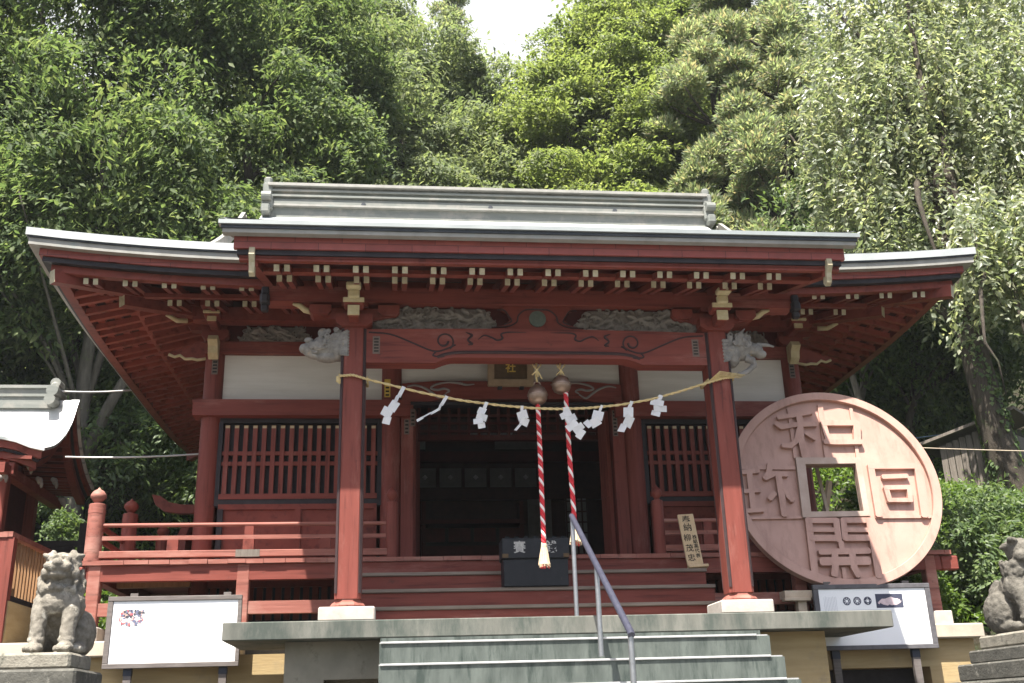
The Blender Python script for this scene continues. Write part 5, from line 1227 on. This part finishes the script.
# ================================================================= VEGETATION
def leaf_mesh(name, pos, dirv, nrm, ln, wd, mat, parent, fold=.25):
    """pos (N,3) leaf bases; each leaf is a folded kite of four points"""
    N = len(pos); d = dirv/np.linalg.norm(dirv, axis=1, keepdims=True)
    s = np.cross(d, nrm); sn = np.linalg.norm(s, axis=1, keepdims=True); s = s/np.maximum(sn, 1e-6); n = np.cross(s, d)
    ln = np.broadcast_to(np.asarray(ln).reshape(-1, 1), (N, 1)); wd = np.broadcast_to(np.asarray(wd).reshape(-1, 1), (N, 1))
    a = pos; b = pos + d*ln*.45 + s*wd*.5 + n*wd*fold; c = pos + d*ln; e = pos + d*ln*.45 - s*wd*.5 + n*wd*fold
    V = np.stack([a, b, c, e], 1).reshape(-1, 3).astype(np.float32)
    if parent is not None: V = V - np.array(parent.location, dtype=np.float32)
    me = bpy.data.meshes.new(name); me.vertices.add(4*N); me.vertices.foreach_set('co', V.ravel())
    T = np.arange(N)*4
    idx = np.stack([T, T+1, T+2, T, T+2, T+3], 1).ravel().astype(np.int32)
    me.loops.add(6*N); me.loops.foreach_set('vertex_index', idx)
    me.polygons.add(2*N); me.polygons.foreach_set('loop_start', np.arange(2*N, dtype=np.int32)*3); 
    try: me.polygons.foreach_set('loop_total', np.full(2*N, 3, dtype=np.int32))
    except Exception: pass
    me.materials.append(M[mat]); me.update(); me.validate()
    o = bpy.data.objects.new(name, me); COL.objects.link(o)
    if parent is not None: o.parent = parent
    return o
def clumps_in(rng, ells, n, shell=.55, front=0.0):
    """clump centres spread through the outer part of a union of ellipsoids"""
    out = []; vol = np.array([e[3]*e[4]*e[5] for e in ells])**.7; pr = vol/vol.sum()
    while len(out) < n:
        e = ells[rng.choice(len(ells), p=pr)]
        v = rng.normal(size=3); v /= np.linalg.norm(v); r = rng.uniform(shell, 1)**.6
        if v[2] < -.75: continue
        if front and v[1] > front: continue
        out.append(np.array(e[:3]) + v*r*np.array(e[3:]))
    return np.array(out)
def clump_leaves(rng, C, rc, flat, n, ln, droop, upb, jit=.5):
    """leaves laid over dome-shaped sprays around each centre"""
    P, Dd, Nn = [], [], []
    for c in C:
        r = rc*rng.uniform(.45, 1.55); m = int(n*rng.uniform(.6, 1.3)*(r/rc)**2)
        v = rng.normal(size=(m, 3)); v /= np.linalg.norm(v, axis=1, keepdims=True); v[:, 2] = np.where((v[:, 2] < 0) & (rng.random(m) < .6), -v[:, 2], v[:, 2]); v[:, 1] = np.where((v[:, 1] > .2) & (rng.random(m) < .55), -v[:, 1], v[:, 1])
        q = rng.uniform(.5, 1, (m, 1))**.4 * np.where(rng.random((m, 1)) < .08, rng.uniform(1, 1.5, (m, 1)), 1)
        lump = 1 + .26*np.sin(v[:, :1]*6+c[0]*3) * np.cos(v[:, 1:2]*5+c[1]*2) + .12*np.sin(v[:, 2:]*9+c[2]*4)
        an = rng.uniform(.75, 1.3, 3); az = rng.uniform(0, 6.28); tl = rng.uniform(-.35, .35, 2)
        p = v*q*lump*np.array([r*an[0], r*an[1], r*min(1, flat*1.5)*an[2]])
        p = np.stack([p[:, 0]*math.cos(az)-p[:, 1]*math.sin(az), p[:, 0]*math.sin(az)+p[:, 1]*math.cos(az), p[:, 2]], 1)
        p[:, 2] += p[:, 0]*tl[0] + p[:, 1]*tl[1] - droop*.35*(p[:, 0]**2+p[:, 1]**2)/r; p += c
        d = v*np.array([.8, .8, .2]) + rng.normal(size=(m, 3))*jit; d[:, 2] -= droop*1.5
        nn = v*np.array([.75, .75, .3]) + np.array([-.12, -.5, .35+.35*upb]) + rng.normal(size=(m, 3))*.33
        P.append(p); Dd.append(d); Nn.append(nn)
    return np.concatenate(P), np.concatenate(Dd), np.concatenate(Nn)
def limb_pts(a, b, sag, rng, n=7):
    a = np.array(a, float); b = np.array(b, float); out = []
    w1 = rng.normal(size=3)*np.linalg.norm(b-a)*.05
    for i in range(n):
        t = i/(n-1); p = a + (b-a)*t + w1*math.sin(t*math.pi); p[2] += sag*math.sin(t*math.pi); out.append(tuple(p))
    return out
def tree(name, label, base, ells, seed, nclump, rc, nleaf, ln, mat, trunk=(.28, None), bark='bark', flat=.55, droop=.45, upb=.9, group=None, aspect=.42, cat='tree', nlimb=16, stems=None, shell=.55, front=0.0):
    rng = np.random.default_rng(seed); base = tuple(base)
    t = thing(name, label, cat, base, group)
    C = clumps_in(rng, ells, nclump, shell, front)
    P, Dd, Nn = clump_leaves(rng, C, rc, flat, nleaf, ln, droop, upb)
    L = ln*rng.uniform(.65, 1.3, len(P))
    leaf_mesh('crown', P, Dd, Nn, L, L*aspect*rng.uniform(.8, 1.2, len(P)), mat, t)
    tb = MB(); e0 = max(ells, key=lambda e: e[3]*e[4]*e[5]); top = np.array(e0[:3]) + np.array([0, 0, e0[5]*.45]); r0 = trunk[0]
    b0 = np.array(base) - np.array([0, 0, .3])
    mids = [tuple(np.array(m)) for m in (trunk[1] or [])]
    path = [tuple(b0)] + mids + [tuple(np.array(e0[:3]) - np.array([0, 0, e0[5]*.35])), tuple(top)]
    fine = []
    for i in range(len(path)-1):
        for k_ in range(5):
            q = np.array(path[i])*(1-k_/5) + np.array(path[i+1])*(k_/5); fine.append(q + rng.normal(size=3)*r0*.12*(1 if i or k_ else 0))
    fine.append(np.array(path[-1])); nf = len(fine)
    tb.tube([tuple(p) for p in fine], [r0*(1.25 if i == 0 else 1)*(1-.8*i/(nf-1)) for i in range(nf)], 10)
    for c in C[rng.choice(len(C), min(nlimb, len(C)), replace=False)]:
        k_ = int(np.clip((.35+.5*rng.random())*nf, 1, nf-2)); s_ = fine[k_]
        if c[2] < s_[2]-1.0: s_ = fine[max(1, nf//3)]
        rr = r0*(1-.8*k_/(nf-1))*.55
        tb.tube(limb_pts(s_, c, .25, rng), list(np.linspace(rr, .018, 7)), 6)
    for (pts, r1) in (stems or []): tb.tube(pts, list(np.linspace(r1, r1*.45, len(pts))), 8)
    tb.build('trunk', bark, t, smooth=True)
    return t
# --- left: tall glossy evergreens
tree('evergreen_tree', 'tall dark glossy evergreen with pale forked trunk rising behind the small shrine', (-7.15, 10.0, hill(-7.15, 10)), [(-7.81, 9.52, 9.78, 2.64, 2.2, 2.64), (-9.16, 10.44, 13.32, 2.8, 2.2, 2.59), (-7.11, 11.25, 14.68, 2.19, 2.0, 2.63), (-8.1, 8.4, 7.7, 1.6, .9, .85)], 11, 183, 0.68, 420, 0.164, 'leaf_dark',
     (.20, [(-7.2, 10.0, 3.6), (-7.3, 10, 6.3)]), 'bark_pale', stems=[([(-7.1, 9.98, 3.9), (-6.75, 9.9, 4.9), (-6.3, 9.8, 5.8), (-5.9, 9.9, 6.6), (-5.6, 10, 8)], .12)], group='evergreen trees on the left')
tree('evergreen_tree', 'broad dark evergreen whose sprays hang just above the left roof corner, left of the ridge', (-4.9, 12.0, hill(-4.9, 12)), [(-4.78, 11.93, 11.02, 2.53, 2.0, 3.17), (-4.13, 11.12, 8.3, 1.92, 1.7, 1.31), (-4.53, 13.66, 15.3, 2.46, 2.0, 2.68), (-5.83, 10.54, 8.06, 1.61, 1.5, 1.11), (-5.9, 8.9, 7.75, 1.4, .9, .75), (-4.2, 9.2, 8.1, 1.1, .9, .7)], 12, 218, 0.68, 420, 0.164, 'leaf_dark', (.25, None), group='evergreen trees on the left')
tree('evergreen_tree', 'dark evergreen filling the far left edge above the small shrine roof', (-11.0, 10.0, hill(-11, 10)), [(-11.16, 10.34, 9.81, 2.33, 2.2, 3.61), (-12.28, 12.4, 15.24, 2.75, 2.2, 2.98), (-9.66, 9.75, 6.86, 1.81, 1.5, 1.21)], 13, 157, 0.72, 420, 0.172, 'leaf_dark', (.27, None), group='evergreen trees on the left')
tree('understory_tree', 'dark understory tree with thin leaning trunk in the shade left of the hall', (-8.6, 13.2, hill(-8.6, 13.2)), [(-8.47, 13.12, 7.08, 2.42, 1.6, 1.82), (-6.28, 13.59, 7.54, 2.03, 1.4, 1.63)], 14, 73, 0.72, 330, 0.164, 'leaf_shade', (.13, None), group='understory trees in the shade')
tree('understory_tree', 'low dark understory tree seen under the left eave behind the veranda', (-5.6, 12.2, hill(-5.6, 12.2)), [(-5.26, 12.31, 5.49, 2.23, 1.3, 1.52), (-6.64, 12.35, 5.04, 1.61, 1.2, 1.21)], 15, 63, 0.64, 330, 0.156, 'leaf_shade', (.11, None), group='understory trees in the shade')
tree('understory_tree', 'dark understory tree behind the small shrine ridge at the left edge', (-10.6, 13.6, hill(-10.6, 13.6)), [(-10.51, 13.67, 7.7, 2.43, 1.6, 2.23)], 16, 59, 0.72, 330, 0.164, 'leaf_shade', (.14, None), group='understory trees in the shade')
# --- centre left: grey-green oaks on the slope
tree('oak_tree', 'grey-green rounded oak standing above the ridge, left of the gap of sky', (-1.2, 17.2, hill(-1.2, 17)), [(-1.3, 16.5, 13.77, 2.73, 2.2, 2.43), (-0.87, 18.14, 17.62, 2.12, 2.0, 2.12), (-2.23, 17.53, 16.31, 2.09, 2.0, 2.09), (0.62, 16.7, 13.77, 1.62, 1.8, 2.43), (0.1, 18.22, 17.3, 1.17, 1.4, 1.5), (-2.0, 18.6, 18.9, 1.3, 1.3, 1.4), (-2.6, 18.9, 20.4, 1.6, 1.5, 1.5), (1.0, 18.0, 17.3, 1.1, 1.1, 1.0), (2.0, 17.8, 17.2, .9, 1.0, .9)], 21, 236, 0.68, 420, 0.172, 'leaf_oak', (.30, None), group='oaks on the slope')
tree('oak_tree', 'taller pale oak behind the dark evergreens, at the upper left of the rounded oak', (-4.2, 20, hill(-4.2, 20)), [(-4.04, 20.77, 19.03, 2.74, 2.0, 2.74), (-5.0, 22.05, 22.4, 2.5, 2.0, 1.96), (-3.22, 19.25, 14.94, 2.02, 1.8, 2.02)], 22, 157, 0.76, 360, 0.195, 'leaf_oak', (.28, None), group='oaks on the slope')
tree('oak_tree', 'low dense oak just above the middle of the ridge', (-.4, 15.0, hill(-.4, 15)), [(-0.59, 14.79, 10.49, 3.02, 1.6, 1.41), (1.62, 14.95, 10.37, 1.81, 1.4, 1.21)], 23, 108, 0.64, 380, 0.156, 'leaf_oak', (.2, None), group='oaks on the slope')
# --- centre right: bright spring green
tree('maple_tree', 'bright yellow-green maple with feathery layered sprays, right of the gap of sky', (4.6, 15.6, hill(4.6, 15.6)), [(4.06, 15.07, 13.36, 2.33, 2.0, 2.22), (4.63, 16.43, 16.98, 2.01, 2.0, 2.01), (3.15, 15.85, 15.13, 1.45, 1.5, 1.86), (5.75, 17.49, 19.14, 1.84, 1.6, 1.63), (5.56, 15.16, 14.24, 1.43, 1.6, 1.64)], 31, 332, 0.66, 330, 0.133, 'leaf_bright', (.24, None), flat=.24, droop=.25, upb=1.2, aspect=.55, group='bright green trees on the slope')
tree('maple_tree', 'lower bright green tree just behind the right half of the ridge', (3.6, 14.0, hill(3.6, 14)), [(3.43, 13.86, 10.28, 2.32, 1.4, 1.31), (5.29, 14.23, 10.76, 1.52, 1.3, 1.32)], 32, 108, 0.52, 320, 0.133, 'leaf_bright', (.18, None), flat=.26, droop=.3, upb=1.1, aspect=.5, group='bright green trees on the slope')
tree('maple_tree', 'tall bright green tree reaching the top of the frame behind the feathery maple', (7.6, 20, hill(7.6, 20)), [(7.09, 19.32, 19.83, 2.63, 2.0, 2.63), (9.19, 20.31, 22.36, 2.49, 2.0, 2.08), (7.2, 19.65, 20.6, 1.33, 1.6, 1.84)], 33, 166, 0.64, 330, 0.164, 'leaf_bright', (.25, None), flat=.26, droop=.3, upb=1.1, aspect=.5, group='bright green trees on the slope')
# --- cedars
def cedar(label, base, top, tufts, seed):
    rng = np.random.default_rng(seed); t = thing('cedar_tree', label, 'tree', base, 'cedars on the slope'); P, Dd, Nn = [], [], []
    for (x, y, z, r) in tufts:
        m = int(2900*r*r+400); v = rng.normal(size=(m, 3)); v /= np.linalg.norm(v, axis=1, keepdims=True); v[:, 2] = np.where(v[:, 2] < -.3, -v[:, 2], v[:, 2])
        q = rng.uniform(.35, 1, (m, 1))**.6; lump = 1+.22*np.sin(v[:, :1]*8+x*5)*np.cos(v[:, 2:]*7+z*3)
        P.append(np.array([x, y, z]) + v*q*lump*np.array([r, r, r*.85])); d = v*1.0 + np.array([0, 0, .2]) + rng.normal(size=(m, 3))*.55; Dd.append(d); Nn.append(rng.normal(size=(m, 3))*.55 + v*.6 + np.array([-.1, -.55, .6]))
    P = np.concatenate(P); L = rng.uniform(.10, .20, len(P))
    leaf_mesh('crown', P, np.concatenate(Dd), np.concatenate(Nn), L, L*.30, 'leaf_cedar', t, .1)
    tb = MB(); b = np.array(base) - np.array([0, 0, .3]); tp = np.array(top); n = 12
    fine = [b+(tp-b)*i/n for i in range(n+1)]; tb.tube([tuple(p) for p in fine], list(np.linspace(.2, .03, n+1)), 9)
    for (x, y, z, r) in tufts:
        f_ = np.clip((z-.6-b[2])/(tp[2]-b[2]), .05, .97); s_ = b+(tp-b)*f_; tb.tube(limb_pts(s_, (x, y, z), -.1, rng, 5), list(np.linspace(.06, .018, 5)), 5)
    tb.build('trunk', 'bark', t, smooth=True)
def tuftset(rng, cx, cy, z0, z1, n, spread, r0, r1):
    out = []; n = int(n*1.9); r0 *= .72; r1 *= .78; spread *= 1.1
    for i in range(n):
        f_ = i/(n-1); z = z0+(z1-z0)*f_; a = rng.uniform(2.6, 6.8); s_ = spread*(1-.55*f_)*rng.uniform(.5, 1)
        out.append((cx+s_*math.cos(a), cy+s_*math.sin(a)*.8, z+rng.uniform(-.3, .3), rng.uniform(r0, r1)))
    return out
rng = np.random.default_rng(40)
cedar('cedar with rounded grey-green tufts directly above the right end of the ridge', (6.9, 13.4, hill(6.9, 13.4)), (6.9, 13.4, 17.2), tuftset(rng, 6.7, 13.2, 9.2, 16.6, 17, 1.7, .55, .85), 41)
cedar('cedar with grey-green tufts and bare stem between the first cedar and the weeping tree', (8.3, 12.6, hill(8.3, 12.6)), (8.3, 12.6, 16.5), tuftset(rng, 7.9, 12.3, 8.2, 16.2, 17, 1.6, .5, .8), 42)
cedar('taller darker cedar reaching the top edge, behind the other cedars', (9.4, 16.2, hill(9.4, 16.2)), (9.4, 16.2, 22), tuftset(rng, 9.2, 16.0, 13.5, 21.5, 18, 2.2, .7, 1.05), 43)
cedar('small conical cedar poking above the ridge near its right end', (5.9, 12.4, hill(5.9, 12.4)), (5.9, 12.4, 10.6), tuftset(rng, 5.8, 12.2, 8.0, 10.3, 7, .8, .45, .6), 44)
cedar('distant thin conifer tip standing against the gap of sky', (.6, 27, hill(.6, 27)), (.6, 27, 28.2), tuftset(rng, .6, 27, 23.0, 28.0, 9, .9, .5, .8), 45)
# --- weeping tree on the right
def weeping():
    rng = np.random.default_rng(50); base = (8.25, 5.6, hill(8.25, 5.6)); t = thing('weeping_tree', 'large weeping tree with pale glossy hanging leaves filling the upper right corner', 'tree', base)
    P, Dd, Nn = [], [], []; tb = MB()
    ells = [(9.17, 7.3, 10.21, 2.72, 2.0, 2.83), (7.6, 6.91, 9.28, 1.45, 1.5, 2.25), (10.34, 6.63, 9.02, 2.35, 1.8, 3.2), (10.1, 8.35, 13.47, 2.99, 2.0, 1.96), (9.04, 5.6, 6.5, 1.42, 1.3, 1.62), (7.42, 6.61, 7.1, 1.33, 1.2, 1.23)]
    C = clumps_in(rng, ells, 1700, .3, .55); C = np.concatenate([C, np.array([(8.25+rng.uniform(-.4, 1.3), 4.9+rng.uniform(-.3, .6), rng.uniform(5.0, 6.3)) for _ in range(45)]), np.array([(rng.uniform(7.5, 9.2), rng.uniform(4.3, 5.1), rng.uniform(5.5, 7.0)) for _ in range(80)])])
    for i, c in enumerate(C):
        Ls = rng.uniform(.8, 2.3) if c[2] > 7 else rng.uniform(.6, 1.3); n = int(Ls/.036); az = rng.uniform(0, 6.28); sp = rng.uniform(.15, .5)
        tt = np.linspace(0, 1, n)[:, None]; hd = np.array([math.cos(az), math.sin(az), 0])
        p = c + hd*sp*np.sqrt(tt)*1.0 + np.array([0, 0, -1])*Ls*(tt**1.25) + rng.normal(size=(n, 3))*.012 + hd[[1, 0, 2]]*.06*np.sin(tt*5+i)
        if i % 4 == 0: tb.tube([tuple(q) for q in p[::6]], .006, 3, cap=False)
        side = np.where(np.arange(n) % 2 == 0, 1, -1)[:, None]
        d = np.cross(hd, [0, 0, 1])*side*.9 + hd*.3 + np.array([0, 0, -.75]) + rng.normal(size=(n, 3))*.35
        P.append(p + rng.normal(size=(n, 3))*.03); Dd.append(d); Nn.append(rng.normal(size=(n, 3))*.6 + np.array([-.15, -.55, .75]))
    P = np.concatenate(P); L = rng.uniform(.09, .18, len(P))
    leaf_mesh('crown', P, np.concatenate(Dd), np.concatenate(Nn), L, L*.46, 'leaf_cherry', t)
    b = Vector(base); pts = [(b.x+.12, b.y, b.z-.4), (b.x+.02, b.y, b.z+.4), (b.x-.12, b.y, b.z+1.6), (b.x-.22, b.y, b.z+3.0), (b.x-.15, b.y+.3, b.z+4.6), (b.x, b.y+.8, b.z+6.4), (b.x+.1, b.y+1.1, b.z+8.6)]
    tb.tube(pts, [.36, .27, .23, .215, .20, .16, .06], 12)
    for i in range(18):
        c = C[rng.integers(len(C))]; c = c + np.array([0, .5, 0]); s_ = np.array(pts[rng.integers(3, 6)]); tb.tube(limb_pts(s_, c, .5, rng), list(np.linspace(.085, .015, 7)), 6)
    tb.tube([(8.3, 5.0, 6.2), (7.6, 4.4, 5.2), (7.35, 4.1, 4.6), (7.25, 4.0, 4.2), (7.4, 4.0, 3.9), (7.42, 4.0, 3.4)], [.05, .035, .028, .022, .016, .008], 6)
    tb.tube([(8.6, 5.0, 6.0), (8.3, 4.6, 4.9), (8.35, 4.6, 4.2), (8.5, 4.6, 3.6)], [.04, .025, .018, .008], 6)
    tb.build('trunk', 'bark', t, smooth=True)
    rng2 = np.random.default_rng(51); m = 1700      # ivy on the trunk
    a = rng2.uniform(0, 6.28, m); z = rng2.uniform(.2, 3.6, m); r_ = .25-.012*z
    p = np.stack([b.x+.02-.07*z+r_*np.cos(a), b.y+r_*np.sin(a), b.z+z], 1); keep = (np.sin(a*2+z*2.3)+rng2.normal(size=m)*.5) > .35; p = p[keep]; a = a[keep]
    out = np.stack([np.cos(a), np.sin(a), np.zeros(len(a))], 1)
    leaf_mesh('ivy', p, out*.4+np.array([0, 0, -1])+rng2.normal(size=p.shape)*.4, out, .085, .075, 'leaf_shade', t)
weeping()
# --- right: dark wood under the eave
tree('understory_tree', 'shaded tree with pale slender leaning trunk between the right eave and the plank shed', (7.6, 8.8, hill(7.6, 8.8)), [(7.07, 9.56, 6.46, 1.61, 1.3, 1.31), (8.61, 10.01, 7.17, 1.63, 1.3, 1.53)], 61, 77, 0.60, 300, 0.133, 'leaf_shade', (.085, [(7.35, 8.8, 4.2)]), 'bark_pale', group='understory trees in the shade')
tree('understory_tree', 'shaded tree with crooked brown trunk right of the slender pale one', (9.0, 9.4, hill(9, 9.4)), [(9.31, 10.4, 6.27, 1.92, 1.3, 1.62), (10.82, 10.16, 6.74, 1.83, 1.3, 1.83)], 62, 77, 0.64, 300, 0.140, 'leaf_shade', (.10, [(8.7, 9.4, 4.4), (8.95, 9.4, 5.0)]), group='understory trees in the shade')
tree('understory_tree', 'light green leafy tree just beyond the right end of the hall under its eave', (6.3, 10.2, hill(6.3, 10.2)), [(6.22, 10.22, 4.49, 1.52, 1.1, 1.02), (5.86, 10.93, 5.63, 1.35, 1.0, 0.93), (7.25, 10.31, 3.93, 1.31, 1.0, 0.91)], 63, 80, 0.50, 300, 0.117, 'leaf_shrub', (.08, None), group='understory trees in the shade')
tree('understory_tree', 'dark tree filling the shade behind the plank shed', (11.2, 11.4, hill(11.2, 11.4)), [(11.2, 11.34, 7.54, 2.24, 1.4, 2.24), (9.99, 12.55, 8.72, 2.28, 1.4, 1.86), (7.74, 12.34, 7.53, 2.03, 1.2, 1.63), (6.06, 12.37, 7.06, 1.61, 1.2, 1.41)], 64, 147, 0.72, 300, 0.164, 'leaf_shade', (.16, None), group='understory trees in the shade')
for i, (lab, pts) in enumerate((('thin bare trunk with pale bark slanting up from the coin towards the right eave', [(7.55, 8.2, 2.6), (7.2, 8.2, 4.6), (6.95, 8.2, 6.4), (6.9, 8.4, 8)]), ('thin dark crooked trunk close to the right eave tip', [(8.1, 9.8, 3.4), (7.7, 9.8, 4.6), (7.9, 9.8, 5.4), (7.75, 9.8, 7.2)]), ('thin grey trunk leaning left just above the coin', [(7.0, 9.2, 2.9), (6.5, 9.2, 4.4), (6.1, 9.2, 5.6), (6.0, 9.2, 6.8)]))):
    t = thing('slender_tree', lab, 'tree', pts[0], 'slender trunks under the right eave'); MB().tube(pts, list(np.linspace(.075, .04, len(pts))), 8).build('trunk', 'bark_pale' if i != 1 else 'bark', t, smooth=True)
    tree_rng = np.random.default_rng(70+i); C = np.array(pts[-1]) + tree_rng.normal(size=(7, 3))*.6; P, Dd, Nn = clump_leaves(tree_rng, C, .5, .5, 150, .16, .4, .9); leaf_mesh('crown', P, Dd, Nn, .15, .065, 'leaf_shade', t)
tree('understory_tree', 'low leafy dark tree on the bank between the small shrine and the hall', (-6.6, 10.8, hill(-6.6, 10.8)), [(-6.45, 10.59, 4.15, 1.82, 1.0, 0.91), (-8.1, 10.92, 4.48, 1.63, 1.0, 1.12), (-5.02, 11.01, 3.93, 1.31, 0.9, 0.9)], 65, 91, 0.48, 330, 0.125, 'leaf_shade', (.09, None), group='understory trees in the shade')
tree('understory_tree', 'low dark leafy tree right behind the coin rim under the right eave', (8.4, 10.6, hill(8.4, 10.6)), [(8.35, 10.5, 5.5, 1.83, 1.0, 1.02), (10.12, 10.79, 5.72, 1.63, 1.0, 1.22), (6.86, 10.74, 5.04, 1.41, 1.0, 1.11)], 66, 105, 0.52, 330, 0.125, 'leaf_shade', (.09, None), group='understory trees in the shade')
# --- shrubs and ground cover
def shrub(label, c, r, seed, mat='leaf_shrub', n=20, nl=420, ln=.075, rc=.26, group='shrubs on the right slope'):
    rng = np.random.default_rng(seed); z = hilly(c[0], c[1]); t = thing('shrub', label, 'shrub', (c[0], c[1], z), group)
    C = clumps_in(rng, [(c[0], c[1], z+r[2]*.75, r[0], r[1], r[2])], n, .35); P, Dd, Nn = clump_leaves(rng, C, rc, .7, nl, ln, .3, .7)
    L = ln*rng.uniform(.6, 1.35, len(P)); leaf_mesh('foliage', P, Dd, Nn, L, L*.45, mat, t)
    s_ = MB()
    for q in C[:7]: s_.tube(limb_pts((c[0]+rng.uniform(-.1, .1), c[1], z-.1), q, .05, rng, 5), list(np.linspace(.02, .006, 5)), 5)
    s_.build('stem', 'bark', t)
for i, (lab, c, r, mt) in enumerate((
    ('bright green shrub just right of the coin rim below the plank shed', (6.2, 5.0), (.9, .6, .26), 'leaf_shrub'),
    ('bright shrub in front of the big tree trunk on the right slope', (7.4, 4.6), (.9, .6, .26), 'leaf_shrub'),
    ('leafy shrub at the right edge below the big tree trunk', (8.1, 4.0), (.8, .6, .26), 'leaf_shrub'),
    ('low bright shrub at the foot of the plank shed', (7.0, 5.7), (.8, .5, .26), 'leaf_shrub'),
    ('dark round bush behind the right guardian lion', (5.5, 2.3), (.75, .6, .75), 'leaf_shade'),
    ('dark bush between the veranda corner and the right guardian lion', (5.1, 3.2), (.6, .6, .8), 'leaf_shade'),
    ('dark bush above the right guardian lion at the right edge', (6.6, 2.9), (.9, .6, .7), 'leaf_shade'),
    ('light green bush showing through the square hole of the coin', (5.4, 6.2), (.9, .6, .75), 'leaf_shrub'),
    ('dark bush behind the light green one seen through the coin hole', (5.2, 8.0), (1.2, .7, 1.3), 'leaf_shade'),
    ('low green bush under the coin beside the red veranda post', (4.75, 2.2), (.4, .4, .35), 'leaf_shrub'),
    ('bright bush below the coin rim at the slope edge', (5.9, 3.8), (.7, .5, .5), 'leaf_shrub'),
    ('dark spreading bush right of the slope in the lower right corner', (6.1, 1.7), (.8, .5, .5), 'leaf_shade'))): shrub(lab, c, r, 80+i, mt)
for i, (lab, c, r, mt) in enumerate((
    ('dim green bush behind the veranda posts left of the hall', (-5.2, 9.0), (1.2, .7, .9), 'leaf_shade'),
    ('dim bush between the small shrine and the hall', (-6.9, 8.2), (1.0, .7, .7), 'leaf_shade'),
    ('small light green plant under the small shrine eave', (-6.6, 6.0), (.6, .4, .45), 'leaf_shrub'),
    ('dark bush at the back left corner of the hall', (-4.9, 11.0), (1.3, .8, 1.2), 'leaf_shade'),
    ('dark bush far behind the small shrine', (-8.8, 9.4), (1.4, .8, 1.2), 'leaf_shade'))): shrub(lab, c, r, 100+i, mt, group='bushes in the shade left of the hall')
def cover():
    rng = np.random.default_rng(120); xs_ = []; n = 30000
    x = np.concatenate([rng.uniform(4.9, 11, n), rng.uniform(-12, -4.7, n)]); y = np.concatenate([rng.uniform(1.5, 10, n), rng.uniform(5.5, 14, n)])
    z = np.array([hilly(a, b) for a, b in zip(x, y)]); patch = np.sin(x*1.7)*np.cos(y*1.9+x)+rng.normal(size=len(x))*.4 > -.35
    P = np.stack([x, y, z+rng.uniform(0, .28, len(x))], 1)[patch]; d = rng.normal(size=P.shape)+np.array([0, -.3, .25])
    tag(leaf_mesh('ground_cover', P, d, rng.normal(size=P.shape)*.5+np.array([0, -.2, .9]), rng.uniform(.08, .17, len(P)), rng.uniform(.035, .07, len(P)), 'leaf_shrub', None), kind='stuff')
cover()
# --- wooded hillside behind everything
def hillwood():
    rng = np.random.default_rng(130); t = bpy.data.objects
    C = []
    for _ in range(1500):
        x = rng.uniform(-26, 30); y = rng.uniform(17, 40); h = hill(x, y)
        top = h + rng.uniform(2, 11)
        # the valley of sky between the two crowns
        if -2.2 < (x+1.40)/(y+9.65)*24 - 0 < 6.2 and (top+.85)/(y+9.65) > .66: top = h + rng.uniform(1.5, 4)
        C.append((x, y, top))
    C = np.array(C); el = (C[:, 2]+.85)/(C[:, 1]+9.65); az = (C[:, 0]+1.40)/(C[:, 1]+9.65)
    keep = ~((az > -.08) & (az < .26) & (el > .63)); C = C[keep]
    P, Dd, Nn = clump_leaves(rng, C, 1.5, .6, 210, .34, .4, .9); L = rng.uniform(.24, .42, len(P))
    tag(leaf_mesh('hillside_wood', P, Dd, Nn, L, L*.5, 'leaf_far', None), kind='stuff')
hillwood()

# ================================================================= ADDED HAZE VOLUME
hz = MB().box(-155, 155, -155, 60, -3.6, 46).build('added_haze', 'red')  # thin volume added to soften the trees and lift their dark gaps
hm = bpy.data.materials.new('added_haze_volume'); hm.use_nodes = True; hn = hm.node_tree.nodes; hn.clear()
ho = hn.new('ShaderNodeOutputMaterial'); pv = hn.new('ShaderNodeVolumePrincipled'); pv.inputs['Color'].default_value = (.9, .95, 1, 1); pv.inputs['Density'].default_value = .0004; pv.inputs['Anisotropy'].default_value = 0
hm.node_tree.links.new(pv.outputs[0], ho.inputs['Volume']); hz.data.materials[0] = hm; tag(hz, kind='stuff')
